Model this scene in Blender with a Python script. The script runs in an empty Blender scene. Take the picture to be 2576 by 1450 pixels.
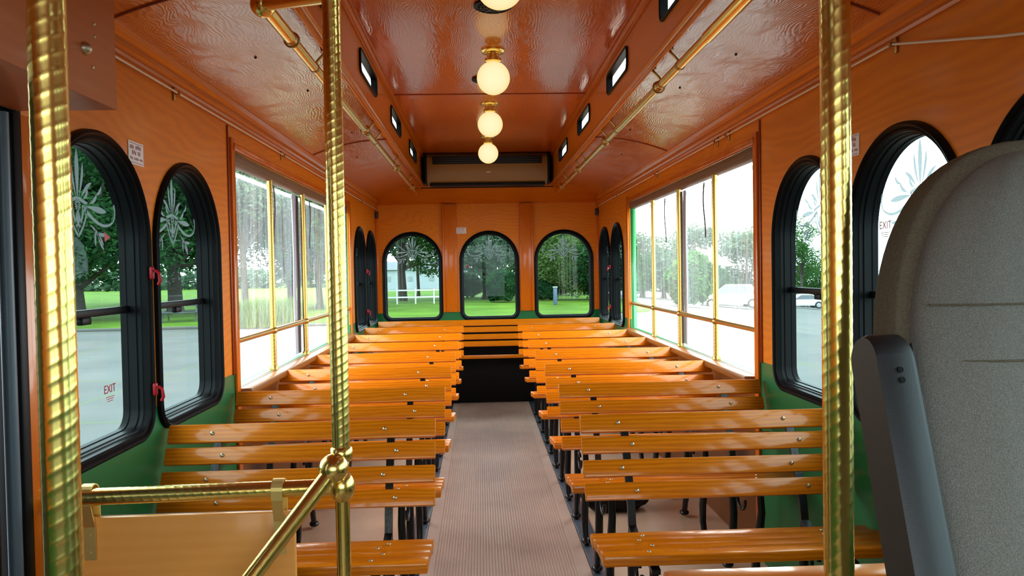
import bpy, bmesh, math, random
from mathutils import Vector, Matrix, noise
random.seed(7)
PI = math.pi
SC = bpy.context.scene
COL = SC.collection
ZC = 2.15                      # eye height above the pavement; all cabin heights below are relative to it
W = 1.10                       # half width of the cabin
FL = -1.2627                   # cabin floor
def V(x, y, u): return Vector((x, y, u + ZC))

# ------------------------------------------------------------------ materials
def new_mat(name):
    m = bpy.data.materials.new(name); m.use_nodes = True
    nt = m.node_tree; nt.nodes.clear()
    out = nt.nodes.new('ShaderNodeOutputMaterial')
    return m, nt, out
def lin(r, g, b):
    f = lambda c: (c/255/12.92) if c/255 <= .04045 else ((c/255+.055)/1.055)**2.4
    return (f(r), f(g), f(b), 1)
def N(nt, t, **kw):
    n = nt.nodes.new(t)
    for k, v in kw.items():
        if k.startswith('i_'): n.inputs[k[2:].replace('_', ' ')].default_value = v
        else: setattr(n, k, v)
    return n
def ramp(nt, stops):
    r = nt.nodes.new('ShaderNodeValToRGB')
    el = r.color_ramp.elements
    while len(el) < len(stops): el.new(.5)
    for e, (p, c) in zip(el, stops): e.position = p; e.color = c
    return r
def simple(name, col, rough=.5, metal=0., coat=0., bump=0., bscale=200., spec=.5, vary=0.):
    m, nt, out = new_mat(name)
    b = N(nt, 'ShaderNodeBsdfPrincipled'); b.inputs['Base Color'].default_value = col
    b.inputs['Roughness'].default_value = rough; b.inputs['Metallic'].default_value = metal
    b.inputs['Coat Weight'].default_value = coat; b.inputs['Coat Roughness'].default_value = .1
    b.inputs['Specular IOR Level'].default_value = spec
    nt.links.new(b.outputs[0], out.inputs[0])
    tc = N(nt, 'ShaderNodeTexCoord'); n = N(nt, 'ShaderNodeTexNoise'); n.inputs['Scale'].default_value = bscale
    n.inputs['Detail'].default_value = 4
    nt.links.new(tc.outputs['Object'], n.inputs['Vector'])
    if bump:
        bp = N(nt, 'ShaderNodeBump'); bp.inputs['Strength'].default_value = bump; bp.inputs['Distance'].default_value = .002
        nt.links.new(n.outputs[0], bp.inputs['Height']); nt.links.new(bp.outputs[0], b.inputs['Normal'])
    if vary:
        d = tuple(c*(1-vary) for c in col[:3])+(1,); e = tuple(min(1, c*(1+vary)) for c in col[:3])+(1,)
        r = ramp(nt, [(.3, d), (.7, e)]); nt.links.new(n.outputs[0], r.inputs[0]); nt.links.new(r.outputs[0], b.inputs['Base Color'])
    return m
def wood(name, dark, light, stretch=(1, 1, 1), across=0, spacing=.013, wave=.10, wscale=3., rough=.22, coat=.4, bump=.12, tint=(1, .80, .50, 1), contrast=1., crough=.10, cior=1.5):
    """varnished timber: wavy parallel grain lines (spacing metres apart, wandering by wave metres) plus fine pores"""
    m, nt, out = new_mat(name)
    b = N(nt, 'ShaderNodeBsdfPrincipled'); b.inputs['Roughness'].default_value = rough
    b.inputs['Coat Weight'].default_value = coat; b.inputs['Coat Roughness'].default_value = crough; b.inputs['Coat IOR'].default_value = cior; b.inputs['Coat Tint'].default_value = tint
    b.inputs['Specular IOR Level'].default_value = .28; b.inputs['Specular Tint'].default_value = (1, .78, .55, 1)
    tc = N(nt, 'ShaderNodeTexCoord'); mp = N(nt, 'ShaderNodeMapping'); mp.inputs['Scale'].default_value = stretch
    nt.links.new(tc.outputs['Object'], mp.inputs['Vector'])
    w = N(nt, 'ShaderNodeTexNoise'); w.inputs['Scale'].default_value = wscale; w.inputs['Detail'].default_value = 3; w.inputs['Roughness'].default_value = .45
    w.inputs['Distortion'].default_value = .4
    nt.links.new(mp.outputs[0], w.inputs['Vector'])
    sp = N(nt, 'ShaderNodeSeparateXYZ'); nt.links.new(tc.outputs['Object'], sp.inputs[0])
    off = N(nt, 'ShaderNodeMath', operation='MULTIPLY_ADD'); off.inputs[1].default_value = wave*2
    nt.links.new(w.outputs[0], off.inputs[0]); nt.links.new(sp.outputs[across], off.inputs[2])
    mul = N(nt, 'ShaderNodeMath', operation='MULTIPLY'); mul.inputs[1].default_value = 6.283/spacing; nt.links.new(off.outputs[0], mul.inputs[0])
    sn = N(nt, 'ShaderNodeMath', operation='SINE'); nt.links.new(mul.outputs[0], sn.inputs[0])
    ma = N(nt, 'ShaderNodeMath', operation='MULTIPLY_ADD'); ma.inputs[1].default_value = .5; ma.inputs[2].default_value = .5
    nt.links.new(sn.outputs[0], ma.inputs[0])
    mp2 = N(nt, 'ShaderNodeMapping'); mp2.inputs['Scale'].default_value = tuple(1. if k == across else .08 for k in range(3))
    nt.links.new(tc.outputs['Object'], mp2.inputs['Vector'])
    fn = N(nt, 'ShaderNodeTexNoise'); fn.inputs['Scale'].default_value = 140; fn.inputs['Detail'].default_value = 2
    nt.links.new(mp2.outputs[0], fn.inputs['Vector'])
    big = N(nt, 'ShaderNodeTexNoise'); big.inputs['Scale'].default_value = 1.6; big.inputs['Detail'].default_value = 2; nt.links.new(tc.outputs['Object'], big.inputs['Vector'])
    a1 = N(nt, 'ShaderNodeMath', operation='MULTIPLY_ADD'); a1.inputs[1].default_value = .30*contrast; nt.links.new(ma.outputs[0], a1.inputs[0])
    a2 = N(nt, 'ShaderNodeMath', operation='MULTIPLY'); a2.inputs[1].default_value = .45*contrast; nt.links.new(fn.outputs[0], a2.inputs[0])
    nt.links.new(a2.outputs[0], a1.inputs[2])
    a3 = N(nt, 'ShaderNodeMath', operation='MULTIPLY_ADD'); a3.inputs[1].default_value = .5; nt.links.new(big.outputs[0], a3.inputs[0])
    nt.links.new(a1.outputs[0], a3.inputs[2])
    r = ramp(nt, [(.25, dark), (.90, light)]); nt.links.new(a3.outputs[0], r.inputs[0]); nt.links.new(r.outputs[0], b.inputs['Base Color'])
    bp = N(nt, 'ShaderNodeBump'); bp.inputs['Strength'].default_value = bump; bp.inputs['Distance'].default_value = .002
    nt.links.new(a1.outputs[0], bp.inputs['Height']); nt.links.new(bp.outputs[0], b.inputs['Normal']); nt.links.new(bp.outputs[0], b.inputs['Coat Normal'])
    nt.links.new(b.outputs[0], out.inputs[0])
    m['rampnode'] = r.name
    return m
PLY_D, PLY_L = (.40, .072, .001, 1), (.66, .165, .004, 1)
M_ply_c = wood('ceiling_plywood', PLY_D, PLY_L, (1.6, .6, 1), 0, .013, .10, 4.0, rough=.3, coat=.8, bump=.26)
M_ply_cs = wood('side_ceiling_plywood', PLY_D, PLY_L, (1.5, .9, 1), 0, .012, .10, 4.8, rough=.3, coat=1., bump=.42, tint=(1, .92, .8, 1), crough=.17, cior=1.75)
M_ply_w = wood('wall_plywood', (.60, .145, .001, 1), (.82, .235, .003, 1), (1, .45, 1.4), 2, .034, .30, 1.3, rough=.42, coat=.12, bump=.08, contrast=.7)
M_trim = wood('trim_wood', (.50, .115, .002, 1), (.68, .185, .005, 1), (3, .3, 3), 2, .009, .02, 2, rough=.28, coat=.4, bump=.08)
M_trimx = wood('cross_trim_wood', (.50, .115, .002, 1), (.66, .175, .005, 1), (.3, 3, 3), 2, .012, .03, 2, rough=.28, coat=.4, bump=.08)
M_post = wood('upright_trim_wood', (.46, .090, .002, 1), (.64, .15, .004, 1), (3, 3, .3), 0, .009, .02, 2, rough=.3, coat=.4, bump=.08)
M_bench = wood('bench_slat_wood', (.46, .105, .002, 1), (.72, .215, .005, 1), (.5, 3, 3), 2, .011, .020, 4, rough=.3, coat=.45, bump=.12, contrast=1.2)
M_lam = wood('panel_laminate', (.84, .36, .085, 1), (.92, .43, .11, 1), (.3, 2, 2.2), 2, .03, .03, 2, rough=.3, coat=.2, bump=.02, contrast=.6)
M_hdr = wood('header_laminate', (.44, .11, .022, 1), (.52, .14, .035, 1), (1, .5, 2), 2, .03, .04, 2, rough=.45, coat=.1, bump=.02, contrast=.6)
M_brownw = wood('lower_wall_wood', (.16, .06, .015, 1), (.26, .10, .025, 1), (1, .3, 2), 2, .02, .03, 2, rough=.35, coat=.2, bump=.05)
M_seam = simple('seam_strip', (.25, .035, .008, 1), .35)
M_green = simple('green_paint', (.003, .13, .040, 1), .35, coat=.2, bump=.1, bscale=60)
M_greenx = simple('outer_green_paint', (.02, .28, .07, 1), .35, coat=.3)
M_black = simple('black_rubber', (.003, .003, .0035, 1), .42, spec=.10)
M_iron = simple('black_cast_iron', (.004, .004, .005, 1), .3, spec=.4, bump=.3, bscale=120)
M_brass = simple('polished_brass', (.86, .66, .19, 1), .22, metal=1)
M_strap = simple('strap_brass', (.80, .60, .22, 1), .48, metal=1)
M_brassg = simple('guard_brass', (.50, .31, .085, 1), .34, metal=1)
M_brassd = simple('aged_brass', (.42, .24, .07, 1), .3, metal=1)
M_steel = simple('bolt_steel', (.55, .48, .34, 1), .4, metal=1)
M_tan = simple('tan_floor', lin(200, 172, 146), .34, coat=.2, vary=.06, bscale=8)
M_mat = simple('ribbed_rubber', lin(182, 158, 142), .42, vary=.10, bscale=5)
M_gstrip = simple('grey_strip', lin(74, 84, 96), .35, coat=.2, vary=.2, bscale=20)
M_white = simple('sign_white', (.75, .70, .66, 1), .4)
M_red = simple('red_plastic', (.30, .002, .008, 1), .4, spec=.2)
M_redink = simple('red_ink', (.40, .06, .05, 1), .5)
M_ac = simple('air_unit_tan', (.26, .12, .025, 1), .4)
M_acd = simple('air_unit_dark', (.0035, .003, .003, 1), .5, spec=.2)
M_val = wood('valance_brown', (.14, .07, .035, 1), (.22, .11, .05, 1), (2, .3, 2), 2, .02, .02, 2, rough=.5, coat=0, bump=.1)
M_velcro = simple('grey_velcro', (.42, .43, .48, 1), .8)
M_ribbon = simple('dark_ribbon', (.035, .02, .025, 1), .6)
M_cord = simple('white_cord', (.75, .62, .45, 1), .4)
M_fab = simple('grey_seat_fabric', (.215, .21, .187, 1), .9, bump=.8, bscale=700, spec=.2, vary=.32)
M_fabd = simple('brown_seat_side', (.13, .108, .074, 1), .85, bump=.6, bscale=300, spec=.2, vary=.2)
M_arm = simple('armrest_plastic', (.012, .014, .017, 1), .45, bump=.12, bscale=700)
M_armside = simple('armrest_side_plastic', (.036, .034, .028, 1), .6, bump=.2, bscale=500)
M_bark = simple('bark', (.045, .036, .028, 1), .9, bump=.8, bscale=8, vary=.3)
M_tyre = simple('tyre', (.01, .01, .01, 1), .6)
M_carw = simple('white_car_paint', (.62, .65, .66, 1), .25, coat=.5)
M_cars = simple('silver_car_paint', (.35, .37, .38, 1), .25, coat=.5)
M_carg = simple('car_glass', (.06, .07, .08, 1), .1)
M_metalgrey = simple('grey_metal', (.30, .31, .33, 1), .4, metal=.6)
M_bldg = simple('pale_siding', (.30, .33, .36, 1), .7)
M_roof = simple('roof_grey', (.12, .13, .15, 1), .8)

def schlick(nt, f0, scale, normal=None):
    lw = N(nt, 'ShaderNodeLayerWeight'); lw.inputs[0].default_value = .5
    if normal is not None: nt.links.new(normal, lw.inputs['Normal'])
    pw = N(nt, 'ShaderNodeMath', operation='POWER'); pw.inputs[1].default_value = 5; nt.links.new(lw.outputs['Facing'], pw.inputs[0])
    ma = N(nt, 'ShaderNodeMath', operation='MULTIPLY_ADD'); ma.inputs[1].default_value = (1-f0)*scale; ma.inputs[2].default_value = f0*scale; nt.links.new(pw.outputs[0], ma.inputs[0])
    return ma.outputs[0]
def glass_mat(name, tint, refl=1., trans=1., rough=0.):
    m, nt, out = new_mat(name)
    t = N(nt, 'ShaderNodeBsdfTransparent'); t.inputs[0].default_value = tint
    g = N(nt, 'ShaderNodeBsdfGlossy'); g.inputs['Roughness'].default_value = rough; g.inputs[0].default_value = (1, 1, 1, 1)
    mx = N(nt, 'ShaderNodeMixShader'); nt.links.new(schlick(nt, .04, refl), mx.inputs[0])
    nt.links.new(t.outputs[0], mx.inputs[1]); nt.links.new(g.outputs[0], mx.inputs[2]); nt.links.new(mx.outputs[0], out.inputs[0])
    return m
M_glass = glass_mat('tinted_glass', (.60, .69, .69, 1), .16)
M_glassc = glass_mat('windscreen_glass', (.70, .74, .74, 1), .6)
def milky(name, col, opac, tr=.6, streak=False, refl=.5):
    m, nt, out = new_mat(name)
    t = N(nt, 'ShaderNodeBsdfTransparent'); t.inputs[0].default_value = (.97, .98, .98, 1)
    d = N(nt, 'ShaderNodeBsdfDiffuse'); d.inputs[0].default_value = col
    tl = N(nt, 'ShaderNodeBsdfTranslucent'); tl.inputs[0].default_value = col
    m1 = N(nt, 'ShaderNodeMixShader'); m1.inputs[0].default_value = tr
    nt.links.new(d.outputs[0], m1.inputs[1]); nt.links.new(tl.outputs[0], m1.inputs[2])
    m2 = N(nt, 'ShaderNodeMixShader'); m2.inputs[0].default_value = opac
    nt.links.new(t.outputs[0], m2.inputs[1]); nt.links.new(m1.outputs[0], m2.inputs[2])
    if streak:
        tc = N(nt, 'ShaderNodeTexCoord'); mp = N(nt, 'ShaderNodeMapping'); mp.inputs['Scale'].default_value = (1, 9, .9)
        n = N(nt, 'ShaderNodeTexNoise'); n.inputs['Scale'].default_value = 1.6; n.inputs['Detail'].default_value = 3; n.inputs['Distortion'].default_value = 1.2
        nt.links.new(tc.outputs['Object'], mp.inputs[0]); nt.links.new(mp.outputs[0], n.inputs[0])
        mr = N(nt, 'ShaderNodeMapRange'); mr.inputs[1].default_value = .35; mr.inputs[2].default_value = .75
        mr.inputs[3].default_value = opac*.7; mr.inputs[4].default_value = min(1, opac*2.0)
        nt.links.new(n.outputs[0], mr.inputs[0]); nt.links.new(mr.outputs[0], m2.inputs[0])
        g = N(nt, 'ShaderNodeBsdfGlossy'); g.inputs['Roughness'].default_value = .08
        bp = N(nt, 'ShaderNodeBump'); bp.inputs['Strength'].default_value = .6; bp.inputs['Distance'].default_value = .02
        nt.links.new(n.outputs[0], bp.inputs['Height']); nt.links.new(bp.outputs[0], g.inputs['Normal'])
        m3 = N(nt, 'ShaderNodeMixShader'); nt.links.new(schlick(nt, .04, refl), m3.inputs[0]); nt.links.new(m2.outputs[0], m3.inputs[1]); nt.links.new(g.outputs[0], m3.inputs[2])
        nt.links.new(m3.outputs[0], out.inputs[0])
    else:
        nt.links.new(m2.outputs[0], out.inputs[0])
    return m
M_etch = milky('etched_glass', (.155, .165, .163, 1), .90, .5)
M_vinyl = milky('clear_vinyl', (.42, .46, .46, 1), .13, .75, True, .5)
M_hem = milky('vinyl_hem', (.8, .84, .86, 1), .75, .6)
def globe_mat():
    m, nt, out = new_mat('lit_opal_globe')
    e = N(nt, 'ShaderNodeEmission'); 
    lw = N(nt, 'ShaderNodeLayerWeight'); lw.inputs[0].default_value = .35
    r = ramp(nt, [(0, (1.0, .86, .52, 1)), (.9, (1.0, .62, .22, 1))]); nt.links.new(lw.outputs['Facing'], r.inputs[0])
    nt.links.new(r.outputs[0], e.inputs[0]); e.inputs[1].default_value = GLOBE
    nt.links.new(e.outputs[0], out.inputs[0]); return m
GLOBE = .25
M_globe = globe_mat()
def wall_mat():
    """plywood above the chair line; green paint below it, brown boards under the wide opening"""
    m = M_ply_w.copy(); m.name = 'wall_finish'; nt = m.node_tree
    b = [n for n in nt.nodes if n.type == 'BSDF_PRINCIPLED'][0]; r = nt.nodes[M_ply_w['rampnode']]
    tc = [n for n in nt.nodes if n.type == 'TEX_COORD'][0]
    s = N(nt, 'ShaderNodeSeparateXYZ'); nt.links.new(tc.outputs['Object'], s.inputs[0])
    lo = N(nt, 'ShaderNodeMath', operation='LESS_THAN'); lo.inputs[1].default_value = ZC-.406; nt.links.new(s.outputs[2], lo.inputs[0])
    g1 = N(nt, 'ShaderNodeMath', operation='GREATER_THAN'); g1.inputs[1].default_value = 3.23; nt.links.new(s.outputs[1], g1.inputs[0])
    g2 = N(nt, 'ShaderNodeMath', operation='LESS_THAN'); g2.inputs[1].default_value = 6.0; nt.links.new(s.outputs[1], g2.inputs[0])
    mm = N(nt, 'ShaderNodeMath', operation='MULTIPLY'); nt.links.new(g1.outputs[0], mm.inputs[0]); nt.links.new(g2.outputs[0], mm.inputs[1])
    c1 = N(nt, 'ShaderNodeMix', data_type='RGBA'); nt.links.new(mm.outputs[0], c1.inputs[0]); c1.inputs[6].default_value = (.003, .13, .040, 1); c1.inputs[7].default_value = (.16, .05, .01, 1)
    c2 = N(nt, 'ShaderNodeMix', data_type='RGBA'); nt.links.new(lo.outputs[0], c2.inputs[0]); nt.links.new(r.outputs[0], c2.inputs[6]); nt.links.new(c1.outputs[2], c2.inputs[7])
    nt.links.new(c2.outputs[2], b.inputs['Base Color']); return m
M_wall = wall_mat()
def ground_mat():
    m, nt, out = new_mat('concrete'); b = N(nt, 'ShaderNodeBsdfPrincipled'); b.inputs['Roughness'].default_value = .85
    tc = N(nt, 'ShaderNodeTexCoord')
    n = N(nt, 'ShaderNodeTexNoise'); n.inputs['Scale'].default_value = .5; n.inputs['Detail'].default_value = 8; nt.links.new(tc.outputs['Object'], n.inputs[0])
    r = ramp(nt, [(.3, (.056, .055, .051, 1)), (.7, (.084, .082, .077, 1))]); nt.links.new(n.outputs[0], r.inputs[0])
    s = N(nt, 'ShaderNodeSeparateXYZ'); nt.links.new(tc.outputs['Object'], s.inputs[0])
    nn = N(nt, 'ShaderNodeTexNoise'); nn.inputs['Scale'].default_value = .9; nn.inputs['Detail'].default_value = 5; nt.links.new(tc.outputs['Object'], nn.inputs[0])
    ws = []
    for ax, per in ((0, 4.6), (1, 4.6)):       # joints between slabs, some with grass in them
        d = N(nt, 'ShaderNodeMath', operation='DIVIDE'); d.inputs[1].default_value = per; nt.links.new(s.outputs[ax], d.inputs[0])
        fr = N(nt, 'ShaderNodeMath', operation='FRACT'); nt.links.new(d.outputs[0], fr.inputs[0])
        sb = N(nt, 'ShaderNodeMath', operation='SUBTRACT'); sb.inputs[1].default_value = .5; nt.links.new(fr.outputs[0], sb.inputs[0])
        ab = N(nt, 'ShaderNodeMath', operation='ABSOLUTE'); nt.links.new(sb.outputs[0], ab.inputs[0])
        th = N(nt, 'ShaderNodeMath', operation='MULTIPLY'); th.inputs[1].default_value = .016; nt.links.new(nn.outputs[0], th.inputs[0])
        lt = N(nt, 'ShaderNodeMath', operation='LESS_THAN'); nt.links.new(ab.outputs[0], lt.inputs[0]); nt.links.new(th.outputs[0], lt.inputs[1]); ws.append(lt)
    mx = N(nt, 'ShaderNodeMath', operation='MAXIMUM'); nt.links.new(ws[0].outputs[0], mx.inputs[0]); nt.links.new(ws[1].outputs[0], mx.inputs[1])
    c = N(nt, 'ShaderNodeMix', data_type='RGBA'); nt.links.new(mx.outputs[0], c.inputs[0]); nt.links.new(r.outputs[0], c.inputs[6]); c.inputs[7].default_value = (.065, .085, .03, 1)
    nt.links.new(c.outputs[2], b.inputs['Base Color']); nt.links.new(b.outputs[0], out.inputs[0]); return m
M_conc = ground_mat()
M_lawn = simple('lawn_grass', (.064, .126, .008, 1), .9, vary=.35, bscale=.35, spec=.1)
def leaf_mat(name, col, col2):
    m, nt, out = new_mat(name)
    tc = N(nt, 'ShaderNodeTexCoord'); n = N(nt, 'ShaderNodeTexNoise'); n.inputs['Scale'].default_value = .8; n.inputs['Detail'].default_value = 5
    nt.links.new(tc.outputs['Object'], n.inputs[0]); r = ramp(nt, [(.35, col+(1,)), (.7, col2+(1,))]); nt.links.new(n.outputs[0], r.inputs[0])
    d = N(nt, 'ShaderNodeBsdfDiffuse'); t = N(nt, 'ShaderNodeBsdfTranslucent')
    nt.links.new(r.outputs[0], d.inputs[0]); nt.links.new(r.outputs[0], t.inputs[0])
    mx = N(nt, 'ShaderNodeMixShader'); mx.inputs[0].default_value = .35
    nt.links.new(d.outputs[0], mx.inputs[1]); nt.links.new(t.outputs[0], mx.inputs[2]); nt.links.new(mx.outputs[0], out.inputs[0]); return m
M_leafd = leaf_mat('dark_leaves', (.012, .045, .018), (.035, .10, .03))
M_leafm = leaf_mat('mid_leaves', (.030, .085, .022), (.075, .17, .045))
M_leafo = leaf_mat('olive_leaves', (.060, .11, .030), (.13, .20, .06))
M_leafp = leaf_mat('grey_green_leaves', (.045, .085, .05), (.11, .16, .10))
M_reed = leaf_mat('reed_blades', (.06, .11, .02), (.15, .19, .05))

# ------------------------------------------------------------------ mesh helpers
def link(name, me, mat=None, parent=None):
    o = bpy.data.objects.new(name, me); COL.objects.link(o)
    if mat is not None and me is not None and not me.materials: me.materials.append(mat)
    if parent is not None: o.parent = parent
    return o
def fin(bm, name, mat, parent=None, smooth=True, angle=35):
    me = bpy.data.meshes.new(name)
    bmesh.ops.recalc_face_normals(bm, faces=bm.faces)
    if smooth:
        ca = math.cos(math.radians(angle))
        for f in bm.faces: f.smooth = True
        for e in bm.edges:
            if len(e.link_faces) == 2 and e.link_faces[0].normal.dot(e.link_faces[1].normal) < ca: e.smooth = False
    bm.to_mesh(me); bm.free()
    return link(name, me, mat, parent)
def tag(o, label=None, cat=None, group=None, kind=None):
    if label: o['label'] = label
    if cat: o['category'] = cat
    if group: o['group'] = group
    if kind: o['kind'] = kind
    return o
def empty(name, loc=(0, 0, 0), rz=0):
    o = bpy.data.objects.new(name, None); COL.objects.link(o); o.location = loc; o.rotation_euler = (0, 0, rz); o.empty_display_size = .1
    return o
def box(bm, c, s, rot=None, bev=0.):
    r = bmesh.ops.create_cube(bm, size=1.0)
    vs = r['verts']
    for v in vs: v.co = Vector((v.co.x*s[0], v.co.y*s[1], v.co.z*s[2]))
    if bev > 0:
        es = list({e for v in vs for e in v.link_edges})
        q = bmesh.ops.bevel(bm, geom=es, offset=bev, segments=2, profile=.5, affect='EDGES', clamp_overlap=True)
        vs = list({v for f in q['faces'] for v in f.verts} | {v for v in vs if v.is_valid})
    for v in vs:
        p = v.co.copy()
        if rot is not None: p = rot @ p
        v.co = p + Vector(c)
    return vs
def prism(bm, pts, ax, a, b):
    """polygon pts (2D) extruded along axis ax from a to b; other two axes take the 2D coords in order"""
    def P(p, t):
        q = [0, 0, 0]; o = [i for i in range(3) if i != ax]; q[o[0]], q[o[1]], q[ax] = p[0], p[1], t; return q
    A = [bm.verts.new(P(p, a)) for p in pts]; B = [bm.verts.new(P(p, b)) for p in pts]; n = len(pts)
    bm.faces.new(A[::-1]); bm.faces.new(B)
    for i in range(n): bm.faces.new((A[i], A[(i+1) % n], B[(i+1) % n], B[i]))
def frames_along(path):
    T = []
    n = len(path)
    for i in range(n):
        t = (path[min(i+1, n-1)]-path[max(i-1, 0)]).normalized(); T.append(t)
    up = Vector((0, 0, 1)) if abs(T[0].z) < .9 else Vector((0, 1, 0))
    nrm = T[0].cross(up).normalized(); out = []
    for i in range(n):
        nrm = (nrm - T[i]*nrm.dot(T[i])).normalized(); out.append((T[i], nrm, T[i].cross(nrm)))
    return out
def tube(bm, path, r, seg=12, cap=True, rf=None, sect=None):
    path = [Vector(p) for p in path]; fr = frames_along(path); rings = []; acc = 0
    for i, p in enumerate(path):
        if i: acc += (path[i]-path[i-1]).length
        t, n, b = fr[i]; ring = []
        if sect:
            for (sx, sy) in sect: ring.append(bm.verts.new(p+n*sx+b*sy))
        else:
            ri = r[i] if isinstance(r, (list, tuple)) else r
            for k in range(seg):
                a = 2*PI*k/seg; rr = ri*(rf(a, acc) if rf else 1); ring.append(bm.verts.new(p+n*math.cos(a)*rr+b*math.sin(a)*rr))
        rings.append(ring)
    m = len(rings[0])
    for i in range(len(rings)-1):
        for k in range(m): bm.faces.new((rings[i][k], rings[i][(k+1) % m], rings[i+1][(k+1) % m], rings[i+1][k]))
    if cap: bm.faces.new(rings[0][::-1]); bm.faces.new(rings[-1])
def seg_path(a, b, step):
    a, b = Vector(a), Vector(b); n = max(1, int((b-a).length/step)); return [a.lerp(b, i/n) for i in range(n+1)]
def spiral(pitch, amp=.035, starts=3):
    def f(a, s):
        ph = (s/pitch - starts*a/(2*PI)) % 1.0         # pitch = spacing of neighbouring ridges
        return 1+amp*max(0, 1-abs(ph-.5)/.10)+amp*.12*ph
    return f
def sphere(bm, c, r, seg=20, sz=1.):
    q = bmesh.ops.create_uvsphere(bm, u_segments=seg, v_segments=max(6, seg//2), radius=r)
    for v in q['verts']: v.co.z *= sz; v.co += Vector(c)
def lathe(bm, prof, c, seg=24, ax=2):
    rings = []
    for r, h in prof:
        ring = []
        for k in range(seg):
            a = 2*PI*k/seg; x, y = r*math.cos(a), r*math.sin(a)
            p = (x, y, h) if ax == 2 else ((h, x, y) if ax == 0 else (x, h, y))
            ring.append(bm.verts.new(Vector(p)+Vector(c)))
        rings.append(ring)
    for i in range(len(rings)-1):
        for k in range(seg): bm.faces.new((rings[i][k], rings[i][(k+1) % seg], rings[i+1][(k+1) % seg], rings[i+1][k]))
    bm.faces.new(rings[0][::-1]); bm.faces.new(rings[-1])
def plate(outline, holes, thick, M):
    """flat sheet with holes: 2D outline + hole loops, extruded by thick about its mid plane, mapped by matrix M"""
    cu = bpy.data.curves.new('tmp', 'CURVE'); cu.dimensions = '2D'; cu.fill_mode = 'BOTH'; cu.extrude = thick/2
    for loop in [outline]+holes:
        s = cu.splines.new('POLY'); s.points.add(len(loop)-1)
        for p, q in zip(s.points, loop): p.co = (q[0], q[1], 0, 1)
        s.use_cyclic_u = True
    o = bpy.data.objects.new('tmp', cu); COL.objects.link(o)
    dg = bpy.context.evaluated_depsgraph_get(); dg.update()
    me = bpy.data.meshes.new_from_object(o.evaluated_get(dg)); bpy.data.objects.remove(o); bpy.data.curves.remove(cu)
    me.transform(M); me.materials.clear()
    bm = bmesh.new(); bm.from_mesh(me); bmesh.ops.remove_doubles(bm, verts=bm.verts, dist=1e-5); bmesh.ops.recalc_face_normals(bm, faces=bm.faces); bm.to_mesh(me); bm.free()
    return me
def text_mesh(txt, size, M, ext=.0004):
    cu = bpy.data.curves.new('tmp', 'FONT'); cu.body = txt; cu.size = size; cu.extrude = ext; cu.align_x = 'CENTER'; cu.align_y = 'CENTER'
    o = bpy.data.objects.new('tmp', cu); COL.objects.link(o)
    dg = bpy.context.evaluated_depsgraph_get(); dg.update()
    me = bpy.data.meshes.new_from_object(o.evaluated_get(dg)); bpy.data.objects.remove(o); bpy.data.curves.remove(cu)
    me.transform(M); me.materials.clear(); return me
# wall frames: local (h, v, n): h along the wall as read from inside, n towards the cabin
def wall_frame(side):
    if side == 'L': return Matrix(((0, 0, 1, -W), (1, 0, 0, 0), (0, 1, 0, ZC), (0, 0, 0, 1)))       # h=+y, n=+x
    if side == 'R': return Matrix(((0, 0, -1, W), (-1, 0, 0, 0), (0, 1, 0, ZC), (0, 0, 0, 1)))      # h=-y, n=-x
    if side == 'B': return Matrix(((1, 0, 0, 0), (0, 0, -1, YB), (0, 1, 0, ZC), (0, 0, 0, 1)))      # h=+x, n=-y
YB = 7.55
FR = {s: wall_frame(s) for s in 'LRB'}
def T3(a, b, c): return Matrix.Translation((a, b, c))

# ------------------------------------------------------------------ arched windows
WW, WT, WBOT = .59, .393, -.494
def arch(cx, half, top, bot, rc=.09, n=18):
    """closed loop, counter clockwise, semicircular head, rounded foot"""
    pts = []; sp = top-half
    for i in range(n*2+1):
        a = PI*i/(n*2); pts.append((cx+half*math.cos(a), sp+half*math.sin(a)))
    for (qx, a0) in ((cx-half+rc, PI), (cx+half-rc, 1.5*PI)):
        for i in range(7):
            a = a0+PI/2*i/6; pts.append((qx+rc*math.cos(a), bot+rc+rc*math.sin(a)))
    return pts
def rrect(x0, x1, y0, y1, r, n=5):
    pts = []
    for (qx, qy, a0) in ((x1-r, y1-r, 0), (x0+r, y1-r, PI/2), (x0+r, y0+r, PI), (x1-r, y0+r, 1.5*PI)):
        for i in range(n+1):
            a = a0+PI/2*i/n; pts.append((qx+r*math.cos(a), qy+r*math.sin(a)))
    return pts
def offset(loop, d):
    n = len(loop); out = []
    for i in range(n):
        p0, p1, p2 = Vector(loop[i-1]), Vector(loop[i]), Vector(loop[(i+1) % n])
        e1 = (p1-p0); e2 = (p2-p1)
        if e1.length < 1e-7: e1 = e2
        if e2.length < 1e-7: e2 = e1
        n1 = Vector((-e1.y, e1.x)).normalized(); n2 = Vector((-e2.y, e2.x)).normalized()
        nn = (n1+n2).normalized(); k = 1/max(.5, nn.dot(n1)); out.append(tuple(p1+nn*d*k))
    return out
def ring_sweep(bm, loop, prof, M):
    rows = []
    for ins, dep in prof: rows.append([bm.verts.new(M @ Vector((p[0], p[1], dep))) for p in offset(loop, ins)])
    n = len(loop); m = len(prof)
    for j in range(m):
        A, B = rows[j], rows[(j+1) % m]
        for i in range(n): bm.faces.new((A[i], A[(i+1) % n], B[(i+1) % n], B[i]))
FPROF = [(0, 0), (.002, .012), (.010, .018), (.016, .014), (.019, .008), (.024, .010), (.029, .006), (.031, -.008), (.035, -.010), (.034, -.022), (.038, -.024), (.037, -.048), (.040, -.05), (.040, -.068), (.012, -.068), (.012, 0)]
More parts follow.
